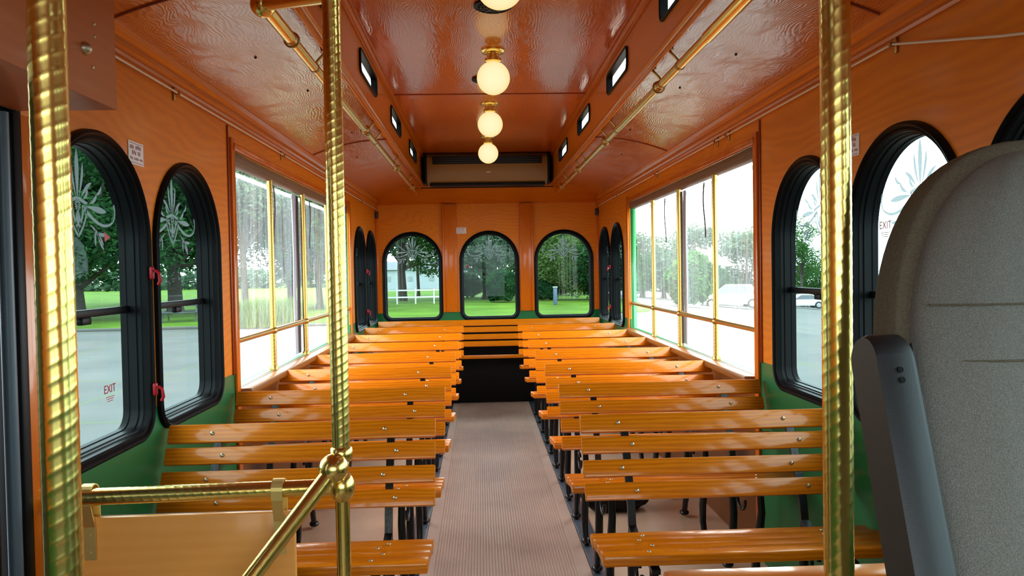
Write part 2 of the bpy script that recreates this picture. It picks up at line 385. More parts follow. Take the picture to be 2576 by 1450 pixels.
def petal(bm, x, y, ang, r0, r1, w, M, bend=0., z=.0):
    n = 8; L = []; R = []
    for i in range(n+1):
        t = i/n; r = r0+(r1-r0)*t; a = ang+bend*t*t; ww = w*.40*(math.sin(PI*min(1, t*.92+.06))**.8)*(.45+.75*t)
        c = Vector((x+math.cos(a)*r, y+math.sin(a)*r)); nn = Vector((-math.sin(a), math.cos(a)))
        L.append(M @ Vector((*(c+nn*ww), z))); R.append(M @ Vector((*(c-nn*ww), z)))
    vs = [bm.verts.new(p) for p in L]; us = [bm.verts.new(p) for p in R]
    for i in range(n): bm.faces.new((us[i], us[i+1], vs[i+1], vs[i]))
def strip2d(bm, pts, w0, w1, M, z=0.):
    n = len(pts); A = []; B = []
    for i, p in enumerate(pts):
        q0 = Vector(pts[max(0, i-1)]); q1 = Vector(pts[min(n-1, i+1)]); d = (q1-q0).normalized(); nn = Vector((-d.y, d.x)); w = w0+(w1-w0)*i/(n-1)
        A.append(bm.verts.new(M @ Vector((*(Vector(p)+nn*w*.5), z)))); B.append(bm.verts.new(M @ Vector((*(Vector(p)-nn*w*.5), z))))
    for i in range(n-1): bm.faces.new((B[i], B[i+1], A[i+1], A[i]))
def bez(p0, p1, p2, n=10): return [tuple((1-t)**2*Vector(p0)+2*(1-t)*t*Vector(p1)+t*t*Vector(p2)) for t in [i/n for i in range(n+1)]]
def ornament_mesh(M):
    bm = bmesh.new(); R = math.radians
    petal(bm, 0, 0, R(90), .02, .150, .030, M)
    for s in (-1, 1):
        m = M @ Matrix.Scale(s, 4, (1, 0, 0))
        petal(bm, 0, 0, R(70), .025, .120, .017, m, .10)
        petal(bm, 0, 0, R(48), .030, .100, .018, m, -.12)
        petal(bm, 0, 0, R(30), .035, .072, .016, m, .2)
        petal(bm, .03, .0, R(14), .035, .085, .018, m, .25)
        petal(bm, .02, 0, R(-4), .030, .135, .026, m, .0)
        petal(bm, .10, .035, R(20), .0, .04, .016, m, .4)
        petal(bm, .03, -.03, R(-30), .04, .13, .016, m, -.1)
        petal(bm, .10, -.07, R(-60), .0, .06, .016, m, .1)
        petal(bm, .10, -.07, R(-15), .0, .055, .016, m, .2)
        petal(bm, .09, -.06, R(-95), .0, .05, .014, m, .1)
        strip2d(bm, bez((.03, -.005), (.13, -.075), (.195, -.035)), .012, .006, m)
        strip2d(bm, bez((.195, -.035), (.215, -.01), (.20, .015)), .006, .009, m)
        strip2d(bm, bez((.045, .005), (.05, -.04), (0, -.085)), .006, .008, m)
        strip2d(bm, bez((.028, .0), (.03, -.03), (0, -.065)), .010, .006, m)
        petal(bm, 0, .0, R(-78), .01, .062, .012, m)
    petal(bm, 0, 0, R(-90), .0, .075, .014, M)
    strip2d(bm, [(-.05, .005), (0, .018), (.05, .005)], .010, .010, M)
    for k in range(12):
        a = 2*PI*k/12
        petal(bm, 0, 0, a, .004, .016, .006, M)
    return bm
WINCOUNT = [0]
def arched_window(side, c, latch=None, sash=True, label=None, exit_at=None, latch_us=(.01, -.345), etched=True):
    """c: centre along the wall (world y for the sides, world x for the back)"""
    WINCOUNT[0] += 1
    h = c if side != 'R' else -c
    F = FR[side]
    loop = arch(h, WW/2, WT, WBOT)
    bm = bmesh.new(); ring_sweep(bm, loop, FPROF, F)
    root = fin(bm, 'window_%d' % WINCOUNT[0], M_black); tag(root, kind='structure', label=label)
    inner = offset(loop, .037)
    g = link('glass_pane', plate(inner, [], .005, F @ T3(0, 0, -.057)), M_glass, root)
    if etched:
        o = fin(ornament_mesh(F @ T3(h, WT-.197, -.053)), 'etched_ornament', M_etch, root, smooth=False)
        o['label'] = 'white etched flower ornament'
    if sash:
        bm = bmesh.new(); box(bm, (0, 0, 0), (WW-.075, .022, .016), bev=.003)
        me_M = F @ T3(h, -.098, -.050); bmesh.ops.transform(bm, matrix=me_M, verts=bm.verts); fin(bm, 'sash_bar', M_black, root)
        bm = bmesh.new(); box(bm, (0, 0, 0), (.05, .02, .018), bev=.004)
        bmesh.ops.transform(bm, matrix=F @ T3(h, -.118, -.046), verts=bm.verts); fin(bm, 'sash_catch', M_black, root)
    if latch:
        for u in latch_us:
            hh = h+(latch if side != 'R' else -latch)*(WW/2-.018)
            bm = bmesh.new(); box(bm, (0, 0, 0), (.016, .038, .012), bev=.004)
            pth = [Vector((0, .01, .012)), Vector((.0, .0, .026)), Vector((0, -.03, .030)), Vector((0, -.045, .022))]
            tube(bm, [p*.8 for p in pth], .005, 8)
            bmesh.ops.transform(bm, matrix=F @ T3(hh, u, .020), verts=bm.verts); o = fin(bm, 'release_latch', M_red, root); o['label'] = 'red release latch'
    if exit_at is not None:
        hx = exit_at[0] if side != 'R' else -exit_at[0]
        me = text_mesh('EXIT', .034, F @ T3(hx, exit_at[1], -.052)); o = link('exit_lettering', me, M_red, root); o['label'] = 'red EXIT lettering'
        bm = bmesh.new()
        for k in range(3):
            box(bm, (0, 0, 0), (.05-.008*k, .0022, .0006)); bmesh.ops.transform(bm, matrix=F @ T3(hx, exit_at[1]-.022-.006*k, -.052), verts=bm.verts[-8:])
        fin(bm, 'exit_small_print', M_redink, root, smooth=False)
    return h, root
STICK = []
yA = (2.423+3.017)/2; yB_ = 2.387-WW/2; yC = 1.757-WW/2+.0
yE = 6.515; yF = 7.165
HL, HR, HB = [], [], []
for yy, lt, ex in ((yA, None, None), (yB_, 1, (2.235, -.322)), (yE, 1, None), (yF, None, None)):
    h, _ = arched_window('L', yy, lt, True, None, ex); HL.append(arch(h, WW/2-.012, WT-.012, WBOT+.012))
for yy, lt, ex in ((yA, None, None), (yB_, 1, (2.275, .115)), (yC, None, None), (yC-.63, None, None), (yC-1.26, None, None), (yE, 1, None), (yF, None, None)):
    h, _ = arched_window('R', yy, lt, True, None, ex); HR.append(arch(h, WW/2-.012, WT-.012, WBOT+.012))
for xx in (-.7475, .0097, .7506):
    h, _ = arched_window('B', xx, None, False); HB.append(arch(h, WW/2-.012, WT-.012, WBOT+.012))

def triangle(root, side, hv, uv):  # flat red triangle laid on a pane
    bm = bmesh.new(); prism(bm, [(-.016, .014), (-.016, -.014), (.016, 0)], 2, 0, .0006); bmesh.ops.transform(bm, matrix=FR[side] @ T3(hv, uv, -.052), verts=bm.verts)
    o = fin(bm, 'red_triangle', simple('triangle_red', (.5, .02, .04, 1), .5), root, smooth=False); o['label'] = 'small red triangle on the glass'
for ob in list(COL.objects):
    if ob.name == 'window_2': triangle(ob, 'L', 2.247, .115)
    if ob.name == 'window_11': triangle(ob, 'B', -.20, .045)
# ------------------------------------------------------------------ walls
OT, OB, ON, OF = .5175, -.475, 3.2214, 6.0053
Y0 = -1.6
def side_wall(side, name, holes, door=None):
    F = FR[side]; s = 1 if side == 'L' else -1
    hy = lambda a, b: (a, b) if side == 'L' else (-b, -a)
    a, b = hy(Y0, YB+.06); out = [(a, FL-.03), (b, FL-.03), (b, .74), (a, .74)]
    oa, ob = hy(ON, OF); opening = [(oa, OB), (ob, OB), (ob, OT), (oa, OT)]
    hl = holes+[opening]
    if door:
        if side == 'L': out = [(a, FL-.03), (door[0], FL-.03), (door[0], door[2]), (door[1], door[2]), (door[1], FL-.03), (b, FL-.03), (b, .74), (a, .74)]
    w = link(name, plate(out, hl, .012, F @ T3(0, 0, -.006)), M_wall); tag(w, kind='structure')
    out2 = [(p[0], p[1]-(.35 if p[1] < -1 else 0)) for p in out]
    o = link('outer_shell', plate(out2, hl, .043, F @ T3(0, 0, -.0345)), M_greenx, w); o['label'] = 'bright green outer bodywork'
    return w
DOOR = (.62, 1.70, .37)
wl = side_wall('L', 'wall_left', HL, DOOR)
wr = side_wall('R', 'wall_right', HR)
F = FR['B']
wb = link('wall_back', plate([(-W, FL-.03), (W, FL-.03), (W, .74), (-W, .74)], HB, .012, F @ T3(0, 0, -.006)), M_wall); tag(wb, kind='structure')
o = link('outer_shell', plate([(-W-.05, FL-.4), (W+.05, FL-.4), (W+.05, 1.0), (-W-.05, 1.0)], HB, .043, F @ T3(0, 0, -.0345)), M_greenx, wb)
# front of the cabin, behind the camera: dash wall and a wide windscreen opening
bm = bmesh.new()
box(bm, V(0, Y0, -.95), (2*W, .05, .75)); box(bm, V(0, Y0, .80), (2*W, .05, .5))
for x in (-W+.04, 0, W-.04): box(bm, V(x, Y0, -.01), (.07, .05, 1.2))
tag(fin(bm, 'wall_front', M_wall, smooth=False), kind='structure')
bm = bmesh.new(); box(bm, V(0, Y0-.01, -.01), (2*W, .006, 1.15)); tag(fin(bm, 'window_16', M_glassc, smooth=False), kind='structure')

# ------------------------------------------------------------------ floor, runner
bm = bmesh.new(); box(bm, V(0, (Y0+YB)/2, FL-.02), (2*W, YB-Y0, .04)); tag(fin(bm, 'floor', M_tan, smooth=False), kind='structure')
XM = .356
bm = bmesh.new()
prof = [(-XM, 0), (-XM, .006), (-XM+.048, .006), (-XM+.05, .003), (-XM+.056, .003)]
nr = 46; w0 = -XM+.058; pitch = (2*(XM-.058))/nr
for i in range(nr):
    x = w0+i*pitch; prof += [(x, .0035), (x+.0035, .0075), (x+pitch-.0045, .0075), (x+pitch-.001, .0035)]
prof += [(XM-.056, .003), (XM-.05, .003), (XM-.048, .006), (XM, .006), (XM, 0)]
prism(bm, [(p[0], p[1]+ZC+FL+.0005) for p in prof], 1, -1.2, YB-.02)
tag(fin(bm, 'aisle_runner', M_mat, smooth=False), 'long ribbed grey-brown rubber runner laid down the centre aisle', 'floor runner')
for s, nm in ((-1, 'trim_1'), (1, 'trim_2')):
    bm = bmesh.new(); box(bm, V(s*(XM+.043), (YB-1.2)/2, FL+.004), (.078, YB+1.15, .008), bev=.002)
    tag(fin(bm, nm, M_gstrip), kind='structure')

# ------------------------------------------------------------------ ceiling
XC, C0, C1 = .5965, .795, 1.0625
YR = 7.1            # rear end of the raised deck
bm = bmesh.new(); box(bm, V(0, (Y0+YR+.2)/2, C1+.015), (2*XC+.1, YR+.2-Y0, .03))
ceil = fin(bm, 'ceiling', M_ply_c, smooth=False); tag(ceil, kind='structure')
def sidec(x):    # height of the curved side ceiling at |x|
    t = (W-abs(x))/(W-XC); return .69+.105*(1-(1-t)**2.1)
for s in (-1, 1):
    pr = []; n = 16
    for i in range(n+1):
        x = W-(W-XC)*i/n; pr.append((s*x, ZC+sidec(x)))
    for i in range(n, -1, -1):
        x = W-(W-XC)*i/n; pr.append((s*x, ZC+sidec(x)+.02))
    bm = bmesh.new(); prism(bm, pr, 1, Y0, YB); c = fin(bm, 'ceiling_%s' % ('left' if s < 0 else 'right'), M_ply_cs); tag(c, kind='structure')
    for k, ys in enumerate((2.13, 4.6)):
        bm = bmesh.new(); pp = [Vector((s*(W-.03-(W-.03-XC-.02)*i/12), ys, 0)) for i in range(13)]
        for p in pp: p.z = ZC+sidec(p.x)-.002
        tube(bm, pp, .004, 6); o = fin(bm, 'seam_strip', M_seam, c); o['label'] = 'dark red seam strip'
    for (xx, yy) in ((.86, 2.75), (.80, 3.3), (.78, 4.3), (.88, 5.1)):
        bm = bmesh.new(); z = sidec(xx); q = bmesh.ops.create_uvsphere(bm, u_segments=8, v_segments=6, radius=.005)
        for v in q['verts']: v.co = v.co+V(s*xx, yy, z-.001)
        fin(bm, 'screw_head', M_acd, c)
bm = bmesh.new(); tube(bm, [V(-XC+.02, 4.62, C1-.001), V(XC-.02, 4.62, C1-.001)], .0045, 6); fin(bm, 'seam_strip', M_seam, ceil)
bm = bmesh.new(); tube(bm, [V(-XC+.02, 2.2, C1-.001), V(XC-.02, 2.2, C1-.001)], .0045, 6); fin(bm, 'seam_strip', M_seam, ceil)
# raised deck sides with small windows
CW = [(2.245, 2.785), (3.405, 3.945), (4.58, 5.13), (5.76, 6.35)]
CW = [(-.1, .44), (1.06, 1.60)]+CW
VT, VB = 1.0, .887
side_c = {}
for s, sd in ((-1, 'L'), (1, 'R')):
    MM = Matrix(((0, 0, 1, -XC), (1, 0, 0, 0), (0, 1, 0, ZC), (0, 0, 0, 1))) if sd == 'L' else Matrix(((0, 0, -1, XC), (-1, 0, 0, 0), (0, 1, 0, ZC), (0, 0, 0, 1)))
    hy = (lambda a, b: (a, b)) if sd == 'L' else (lambda a, b: (-b, -a))
    a, b = hy(Y0, YR+.02); holes = []
    for cw in CW: x0, x1 = hy(*cw); holes.append(rrect(x0+.008, x1-.008, VB+.008, VT-.008, .028))
    c = link('wall_clerestory_'+('left' if s < 0 else 'right'), plate([(a, C0-.012), (b, C0-.012), (b, C1), (a, C1)], holes, .02, MM @ T3(0, 0, -.010)), M_trim); tag(c, kind='structure')
    for cw in CW:
        WINCOUNT[0] += 1
        x0, x1 = hy(*cw); loop = rrect(x0, x1, VB, VT, .034)
        bm = bmesh.new(); ring_sweep(bm, loop, [(0, 0), (0, .008), (.006, .010), (.012, .006), (.014, -.012), (.016, -.022), (.008, -.022), (.008, 0)], MM)
        nm = 'window_%d' % (WINCOUNT[0]+1)
        r = fin(bm, nm, M_black); tag(r, kind='structure')
        link('glass_pane', plate(offset(loop, .014), [], .004, MM @ T3(0, 0, -.017)), M_glass, r)
    for k, (u, w_, d) in enumerate(((C1-.016, .028, .022), (C0-.006, .02, .018))):
        bm = bmesh.new(); box(bm, V(s*(XC-d/2), (Y0+YR)/2, u), (d, YR-Y0, w_), bev=.005); o = fin(bm, 'moulding', M_trim, c)
# rear end: cove falling from the deck to the rear wall, end board behind the air unit
pr = [(YR-.02, ZC+C0-.012), (YR+.10, ZC+C0-.03), (YR+.22, ZC+.735), (YR+.33, ZC+.69), (YB, ZC+.66), (YB, ZC+.72), (YR+.3, ZC+.8), (YR-.02, ZC+C0+.02)]
bm = bmesh.new(); prism(bm, pr, 0, -W, W); tag(fin(bm, 'ceiling_rear', M_trimx), kind='structure')
bm = bmesh.new(); box(bm, V(0, YR+.03, (C0+C1)/2), (2*XC+.04, .02, C1-C0+.05)); tag(fin(bm, 'wall_clerestory_rear', M_acd, smooth=False), kind='structure')
# crown moulding and cord rail boards
k = 3
for s in (-1, 1):
    pr = [(s*W, ZC+.632), (s*(W-.010), ZC+.632), (s*(W-.014), ZC+.640), (s*(W-.010), ZC+.650), (s*(W-.018), ZC+.658), (s*(W-.020), ZC+.668), (s*(W-.016), ZC+.676), (s*(W-.030), ZC+.686), (s*(W-.040), ZC+.700), (s*(W-.040), ZC+.712), (s*W, ZC+.712)]
    bm = bmesh.new(); prism(bm, pr, 1, Y0, YB); tag(fin(bm, 'trim_%d' % k, M_trim, smooth=False), kind='structure'); k += 1
# rear wall boards
for xa, xb in ((-.447, -.31), (.315, .447)):
    bm = bmesh.new(); box(bm, V((xa+xb)/2, YB-.016, .125), (xb-xa, .032, 1.06), bev=.003)
    box(bm, V(xa+.012 if xa < 0 else xb-.012, YB-.030, .125), (.018, .03, 1.06), bev=.003)
    tag(fin(bm, 'trim_%d' % k, M_post), kind='structure'); k += 1
for s in (-1, 1):
    bm = bmesh.new(); box(bm, V(s*(W-.012), YB-.012, .125), (.024, .024, 1.06), bev=.003); tag(fin(bm, 'trim_%d' % k, M_post), kind='structure'); k += 1
# casing of the wide openings
for s in (-1, 1):
    bm = bmesh.new()
    for yy in (ON-.018, OF+.022): box(bm, V(s*(W-.006), yy, -.35), (.012, .044, 1.83), bev=.003)
    box(bm, V(s*(W-.009), (ON+OF)/2, OT+.014), (.018, OF-ON+.03, .03), bev=.003)
    o = fin(bm, 'trim_%d' % k, M_post); tag(o, kind='structure'); k += 1
    bm = bmesh.new(); box(bm, V(s*(W-.004), (ON+OF)/2, OB-.016), (.10, OF-ON-.02, .030), bev=.004); fin(bm, 'window_sill', M_brownw, o)
    # seam strip next to the casing and the panel joints
    bm = bmesh.new()
    box(bm, V(s*(W-.003), ON-.062, .10), (.008, .010, 1.02), bev=.002)
    fin(bm, 'joint_strip', M_seam, o)
# rail ledge under windows at the chair line
# ------------------------------------------------------------------ roller valance, vinyl curtains, brass guards
for s, wd in ((-1, 'left'), (1, 'right')):
    bm = bmesh.new(); box(bm, V(s*(W+.030), (ON+OF)/2, OT-.028), (.05, OF-ON-.004, .052), bev=.008)
    tag(fin(bm, 'roller_valance', M_val), 'brown roller valance along the top of the wide %s opening' % wd, 'valance')
    joint = 4.50 if s < 0 else 4.58
    for q, (ya, yb) in enumerate(((ON+.01, joint-.02), (joint+.02, OF-.01))):
        bm = bmesh.new(); ny, nz = 60, 16; g = []
        for i in range(ny+1):
            row = []
            for j in range(nz+1):
                y = ya+(yb-ya)*i/ny; u = OB+.004+(OT-.06-OB)*j/nz
                d = .006*math.sin(y*9+u*3+q)+.004*math.sin(y*23+u*5)+.006*noise.noise(Vector((y*3, u*2, s*3.)))
                row.append(bm.verts.new(V(s*(W+.066+d), y, u)))
            g.append(row)
        for i in range(ny):
            for j in range(nz): bm.faces.new((g[i][j], g[i+1][j], g[i+1][j+1], g[i][j+1]))
        cu = fin(bm, 'vinyl_curtain', M_vinyl, smooth=True, angle=80)
        tag(cu, 'clear wrinkled vinyl curtain filling the %s half of the wide %s opening' % ('front' if q == 0 else 'rear', wd), 'curtain')
        yj = (yb-.022 if q == 0 else ya+.022)
        bm = bmesh.new(); pts = []
        for i in range(15):
            u = OB+.01+(OT-.07-OB)*i/14; pts.append(V(s*(W+.052), yj+.006*math.sin(u*9+q*2), u))
        tube(bm, pts, 1, sect=[(-.003, -.030), (.003, -.030), (.003, .030), (-.003, .030)]); 
        o = fin(bm, 'joining_strip', M_velcro if (q == 0) else M_ribbon, cu, smooth=False); o['label'] = 'pale grey joining strip' if q == 0 else 'dark joining strip'
        for (z0, th) in ((OB+.012, .024), (OT-.075, .02)):
            bm = bmesh.new(); box(bm, V(s*(W+.056), (ya+yb)/2, z0), (.002, yb-ya, th)); fin(bm, 'hem', M_hem, cu, smooth=False)
        # hanging ties
        ty = [4.12 if s > 0 else 4.02, 5.0 if s > 0 else 4.85][q]
        bm = bmesh.new(); pts = [V(s*(W+.045), ty+.018*math.sin(i*.5), OT-.06-.30*i/10) for i in range(11)]
        tube(bm, pts, 1, sect=[(-.001, -.010), (.001, -.010), (.001, .010), (-.001, .010)])
        o = fin(bm, 'hanging_tie', M_ribbon, cu, smooth=False); o['label'] = 'dark hanging ribbon tie'
    g = empty('brass_window_guard', V(s*(W+.018), (ON+OF)/2, OB))
    tag(g, 'twisted brass guard of posts and rail across the %s opening' % ('wide left' if s < 0 else 'wide right'), 'window guard', 'brass guards in the wide side openings')
    inv = -Vector(g.location)
    def local(bm): bmesh.ops.translate(bm, vec=inv, verts=bm.verts)
    for yy in (3.85, 4.55, 5.24):
        bm = bmesh.new(); tube(bm, seg_path(V(s*(W+.018), yy, OB-.001), V(s*(W+.018), yy, OT-.05), .0030), .0140, 12, rf=spiral(.018, .07)); local(bm); fin(bm, 'post', M_brassg, g, angle=60)
        bm = bmesh.new(); lathe(bm, [(.022, 0), (.022, .006), (.016, .02)], V(s*(W+.018), yy, OB-.001), 16); local(bm); fin(bm, 'post_flange', M_brassg, g)
        bm = bmesh.new(); sphere(bm, V(s*(W+.018), yy, -.28), .021, 16); local(bm); fin(bm, 'rail_cross', M_brassg, g)
    bm = bmesh.new(); tube(bm, seg_path(V(s*(W+.018), ON+.001, -.28), V(s*(W+.018), OF-.001, -.28), .3), .0135, 14); local(bm); fin(bm, 'rail', M_brassg, g)

# ------------------------------------------------------------------ door on the left, header cabinet
d = empty('door_1', V(-W, 1.16, FL)); tag(d, kind='structure'); dl = -Vector(d.location)
def dpart(name, mat, fn, lab=None):
    bm = bmesh.new(); fn(bm); bmesh.ops.translate(bm, vec=dl, verts=bm.verts); o = fin(bm, name, mat, d)
    if lab: o['label'] = lab
dpart('door_frame', M_black, lambda bm: (box(bm, V(-W+.0, 1.685, -.44), (.07, .03, 1.62), bev=.004), box(bm, V(-W, .635, -.44), (.07, .03, 1.62), bev=.004), box(bm, V(-W, 1.16, .375), (.07, 1.08, .035), bev=.004)))
dpart('door_leaf', simple('door_leaf_grey', (.035, .05, .05, 1), .3), lambda bm: (box(bm, V(-W-.015, 1.41, -.44), (.03, .46, 1.58), bev=.004), box(bm, V(-W-.015, .90, -.44), (.03, .48, 1.58), bev=.004)))
dpart('rubber_seal', simple('blue_grey_rubber', (.06, .085, .11, 1), .4), lambda bm: tube(bm, seg_path(V(-W+.022, 1.650, FL+.02), V(-W+.022, 1.650, .35), .3), .014, 12), 'blue-grey rubber seal')
dpart('grab_bar', M_black, lambda bm: tube(bm, seg_path(V(-W+.035, 1.56, FL+.3), V(-W+.035, 1.56, .30), .3), .012, 10))
bm = bmesh.new(); box(bm, V(-W+.012, 1.745, (FL+.36)/2), (.022, .07, .36-FL), bev=.003); tag(fin(bm, 'trim_%d' % k, M_post), kind='structure'); k += 1
h = empty('header_cabinet', V(-.98, .5, .36)); tag(h, 'reddish brown wooden housing above the entry door, top left corner', 'cabinet')
bm = bmesh.new(); box(bm, (-W+.002+.122-h.location.x, .055, .165), (.244-.006, 2.27, .33), bev=.002); fin(bm, 'housing', M_hdr, h)
bm = bmesh.new(); lathe(bm, [(.013, 0), (.013, .004), (.009, .010), (.003, .014)], (-.858-h.location.x, 1.06, .095), 16, ax=0); o = fin(bm, 'knob', M_steel, h); o['label'] = 'small round metal knob'
for (yy, zz) in ((1.10, .13), (1.10, .155), (1.09, .065)):
    bm = bmesh.new(); lathe(bm, [(.004, 0), (.003, .003)], (-.858-h.location.x, yy, zz), 10, ax=0); fin(bm, 'screw_head', M_steel, h)

# ------------------------------------------------------------------ poles and stair rail
R0 = .021
def pole(name, x, y, r, u0, u1, label, pitch=.021):
    o = empty(name, V(x, y, u0)); tag(o, label, 'pole')
    bm = bmesh.new(); tube(bm, seg_path((0, 0, 0), (0, 0, u1-u0), pitch/8), r, 28, rf=spiral(pitch, .035, 4 if x > 0 else 3)); fin(bm, 'pole_tube', M_brass, o, angle=70)
    bm = bmesh.new(); lathe(bm, [(.045, 0), (.045, .006), (.028, .016), (r*1.05, .03)], (0, 0, 0), 28); fin(bm, 'floor_flange', M_brass, o)
    return o
CX = .0811
pole('brass_pole', -.506-CX, .93, R0, FL+.0, C0-.06, 'thick twisted brass pole nearest the entry door, left foreground')
pl = pole('brass_pole', .518-CX, 1.09, R0, FL, C0+.25, 'thick twisted brass pole beside the grey driver seat')
# middle stanchion and its rails form one assembly
XP, YP = -.334-CX, 1.80
st = empty('brass_stanchion', V(XP, YP, FL)); tag(st, 'twisted brass stanchion with ball joint, side rail and slanted grab rail', 'stanchion')
sl = -Vector(st.location)
def spart(name, fn, mat=M_brass, angle=60, lab=None):
    bm = bmesh.new(); fn(bm); bmesh.ops.translate(bm, vec=sl, verts=bm.verts); o = fin(bm, name, mat, st, angle=angle)
    if lab: o['label'] = lab
    return o
spart('upper_tube', lambda bm: tube(bm, seg_path(V(XP, YP, -.43), V(XP, YP, .66), .0026), R0, 28, rf=spiral(.021)))
spart('lower_tube', lambda bm: tube(bm, seg_path(V(XP, YP, FL+.0), V(XP, YP, -.50), .004), .0165, 24, rf=spiral(.021, .015)))
spart('floor_flange', lambda bm: lathe(bm, [(.045, 0), (.045, .006), (.028, .016), (.02, .03)], V(XP, YP, FL), 28))
spart('collar', lambda bm: lathe(bm, [(.018, -.02), (.025, -.014), (.027, 0), (.025, .014), (.018, .02)], V(XP, YP, -.425), 24))
spart('collar', lambda bm: lathe(bm, [(.014, -.036), (.024, -.024), (.030, -.008), (.030, .008), (.024, .022), (.018, .03)], V(XP, YP, -.503), 24))
BX, BY, BU = XP-.012, YP-.035, -.450
spart('ball_joint', lambda bm: (sphere(bm, V(BX, BY, BU), .034, 28), tube(bm, [V(BX, BY, BU), V(XP, YP, BU)], .02, 16)))
dv = Vector((-.148, -.14, -.188)); e = V(BX, BY, BU)+dv*((FL-BU)/-.188)
spart('slanted_rail', lambda bm: tube(bm, seg_path(V(BX, BY, BU), e, .004), .0185, 24, rf=spiral(.021, .015)))
spart('side_rail', lambda bm: tube(bm, seg_path(V(-W+.002, YP-.01, -.508), V(XP, YP, -.503), .0026), .0195, 24, rf=spiral(.020, .03)))
spart('wall_flange', lambda bm: lathe(bm, [(.042, 0), (.042, .006), (.030, .02), (.022, .035), (.020, .05)], V(-W, YP-.01, -.508), 24, ax=0))
spart('top_fitting', lambda bm: (sphere(bm, V(XP, YP, .655), .030, 24), tube(bm, [V(XP, YP, .655), V(XP, YP, 1.066)], .0155, 14)))
# modesty panel hung from the side rail by straps
p = empty('modesty_panel', V(-.80, 1.80, -.56)); tag(p, 'plain tan laminate panel hanging under the brass rail by two straps', 'panel')
bm = bmesh.new(); box(bm, (-.80+.0+.0, 0, 0), (0.001, .001, .001)); bm.free()
bm = bmesh.new(); x0, x1 = -W+.006, -.448-CX; box(bm, ((x0+x1)/2+.80, .012, -.335), (x1-x0, .018, .67), bev=.003); fin(bm, 'board', M_lam, p)
bm = bmesh.new(); box(bm, ((x0+x1)/2+.80, .032, -.335), (x1-x0-.02, .02, .66), bev=.003); o = fin(bm, 'shade_board', M_acd, p); o['label'] = 'black board standing in for the shadow behind the panel'  # black sheet added for the panel's shadow
for xs in (-.917-CX, -.481-CX):
    bm = bmesh.new(); pts = []
    xx = xs+.80; zc = -.503+.56
    pts = [Vector((xx, -.0005, -.098)), Vector((xx, -.002, -.02)), Vector((xx, -.0205, zc-.022))]
    for a in range(0, 181, 20): pts.append(Vector((xx, -.0225*math.cos(math.radians(a)), zc+.0225*math.sin(math.radians(a)))))
    pts += [Vector((xx, .0225, zc-.03)), Vector((xx, .024, -.01))]
    tube(bm, pts, 1, sect=[(-.013, -.0015), (.013, -.0015), (.013, .0015), (-.013, .0015)])
    for zz in (-.04, -.08): lathe(bm, [(.003, -.004), (.003, -.001)], (xx, 0, zz), 8, ax=1)
    fin(bm, 'strap', M_strap, p, smooth=False)

# ------------------------------------------------------------------ handrails along the ceiling
XH, UH = .655, .730
for s, wd in ((-1, 'left'), (1, 'right')):
    ys = 2.11 if s < 0 else 1.2
    r = empty('ceiling_handrail', V(s*XH, ys, UH)); tag(r, 'long brass grab rail hung below the ceiling over the %s benches' % wd, 'handrail', 'brass handrails below the ceiling')
    hl = -Vector(r.location)
    def hp(name, fn, mat=M_brass, ang=40):
        bm = bmesh.new(); fn(bm); bmesh.ops.translate(bm, vec=hl, verts=bm.verts); return fin(bm, name, mat, r, angle=ang)
    hp('rail', lambda bm: (tube(bm, seg_path(V(s*XH, ys, UH), V(s*XH, 2.42, UH), .3), .0195, 18), tube(bm, seg_path(V(s*XH, 2.42, UH), V(s*XH, YR+.12, UH), .5), .0165, 18)))
    for yy in ((2.42, 3.95, 5.4, 6.6) if s < 0 else (3.08, 4.38, 5.6, 6.7)):
        hp('coupling', lambda bm: (lathe(bm, [(.0175, -.03), (.0215, -.024), (.0215, .0), (.0255, .002), (.0255, .008), (.018, .012)], V(s*XH, yy, UH), 20, ax=1)), M_brassd)
    for yy in (2.75, 3.02, 4.02, 4.30, 5.2, 5.5, 6.3):
        def br(bm, yy=yy):
            x1 = XH-.035
            tube(bm, [V(s*XH, yy, UH), V(s*(XH-.010), yy, UH+.020), V(s*x1, yy+.01, sidec(x1)-.012), V(s*x1, yy+.01, sidec(x1)+.004)], .0055, 8)
            lathe(bm, [(.016, 0), (.013, .006)], V(s*x1, yy+.01, sidec(x1)-.007), 12)
            tube(bm, [V(s*XH, yy-.008, UH), V(s*XH, yy+.008, UH)], .0185, 14)
        hp('hook_bracket', br, M_brassd)
    if s < 0:
        hp('ball_end', lambda bm: sphere(bm, V(-XH, 2.11, UH), .034, 24))
        hp('cross_bar', lambda bm: tube(bm, seg_path(V(-XH, 2.11, UH), V(XP, YP+.02, .650), .2), .0165, 16))

# ------------------------------------------------------------------ bell cords along the walls
def cord(name, pts, label):
    bm = bmesh.new(); tube(bm, pts, .0035, 8); o = fin(bm, name, M_cord); tag(o, label, 'cord', 'bell cords along the side walls')
    return o
cl = cord('bell_cord', [V(-W+.016, 1.0, .6137), V(-W+.016, 7.5, .6137)], 'thin pale bell cord running along the left wall above the windows')
cr = cord('bell_cord', [V(W-.016, 2.11, .6137), V(W-.016, 7.5, .6137)], 'thin pale bell cord running along the right wall above the windows')
bm = bmesh.new(); tube(bm, [V(W-.016, 2.11, .6137), V(W-.016, 1.66, .50), V(W-.016, .9, .33)], .0035, 8); fin(bm, 'cord_end', M_cord, cr)
for par, s, yl in ((cl, -1, (2.62, 4.0, 5.3, 6.6)), (cr, 1, (2.11, 3.55, 3.72, 5.0, 6.4))):
    for yy in yl:
        bm = bmesh.new(); box(bm, V(s*(W-.004), yy, .6137), (.008, .012, .05), bev=.002); tube(bm, [V(s*(W-.004), yy, .6137), V(s*(W-.024), yy, .6137)], .006, 10); fin(bm, 'cord_bracket', M_brassd, par)

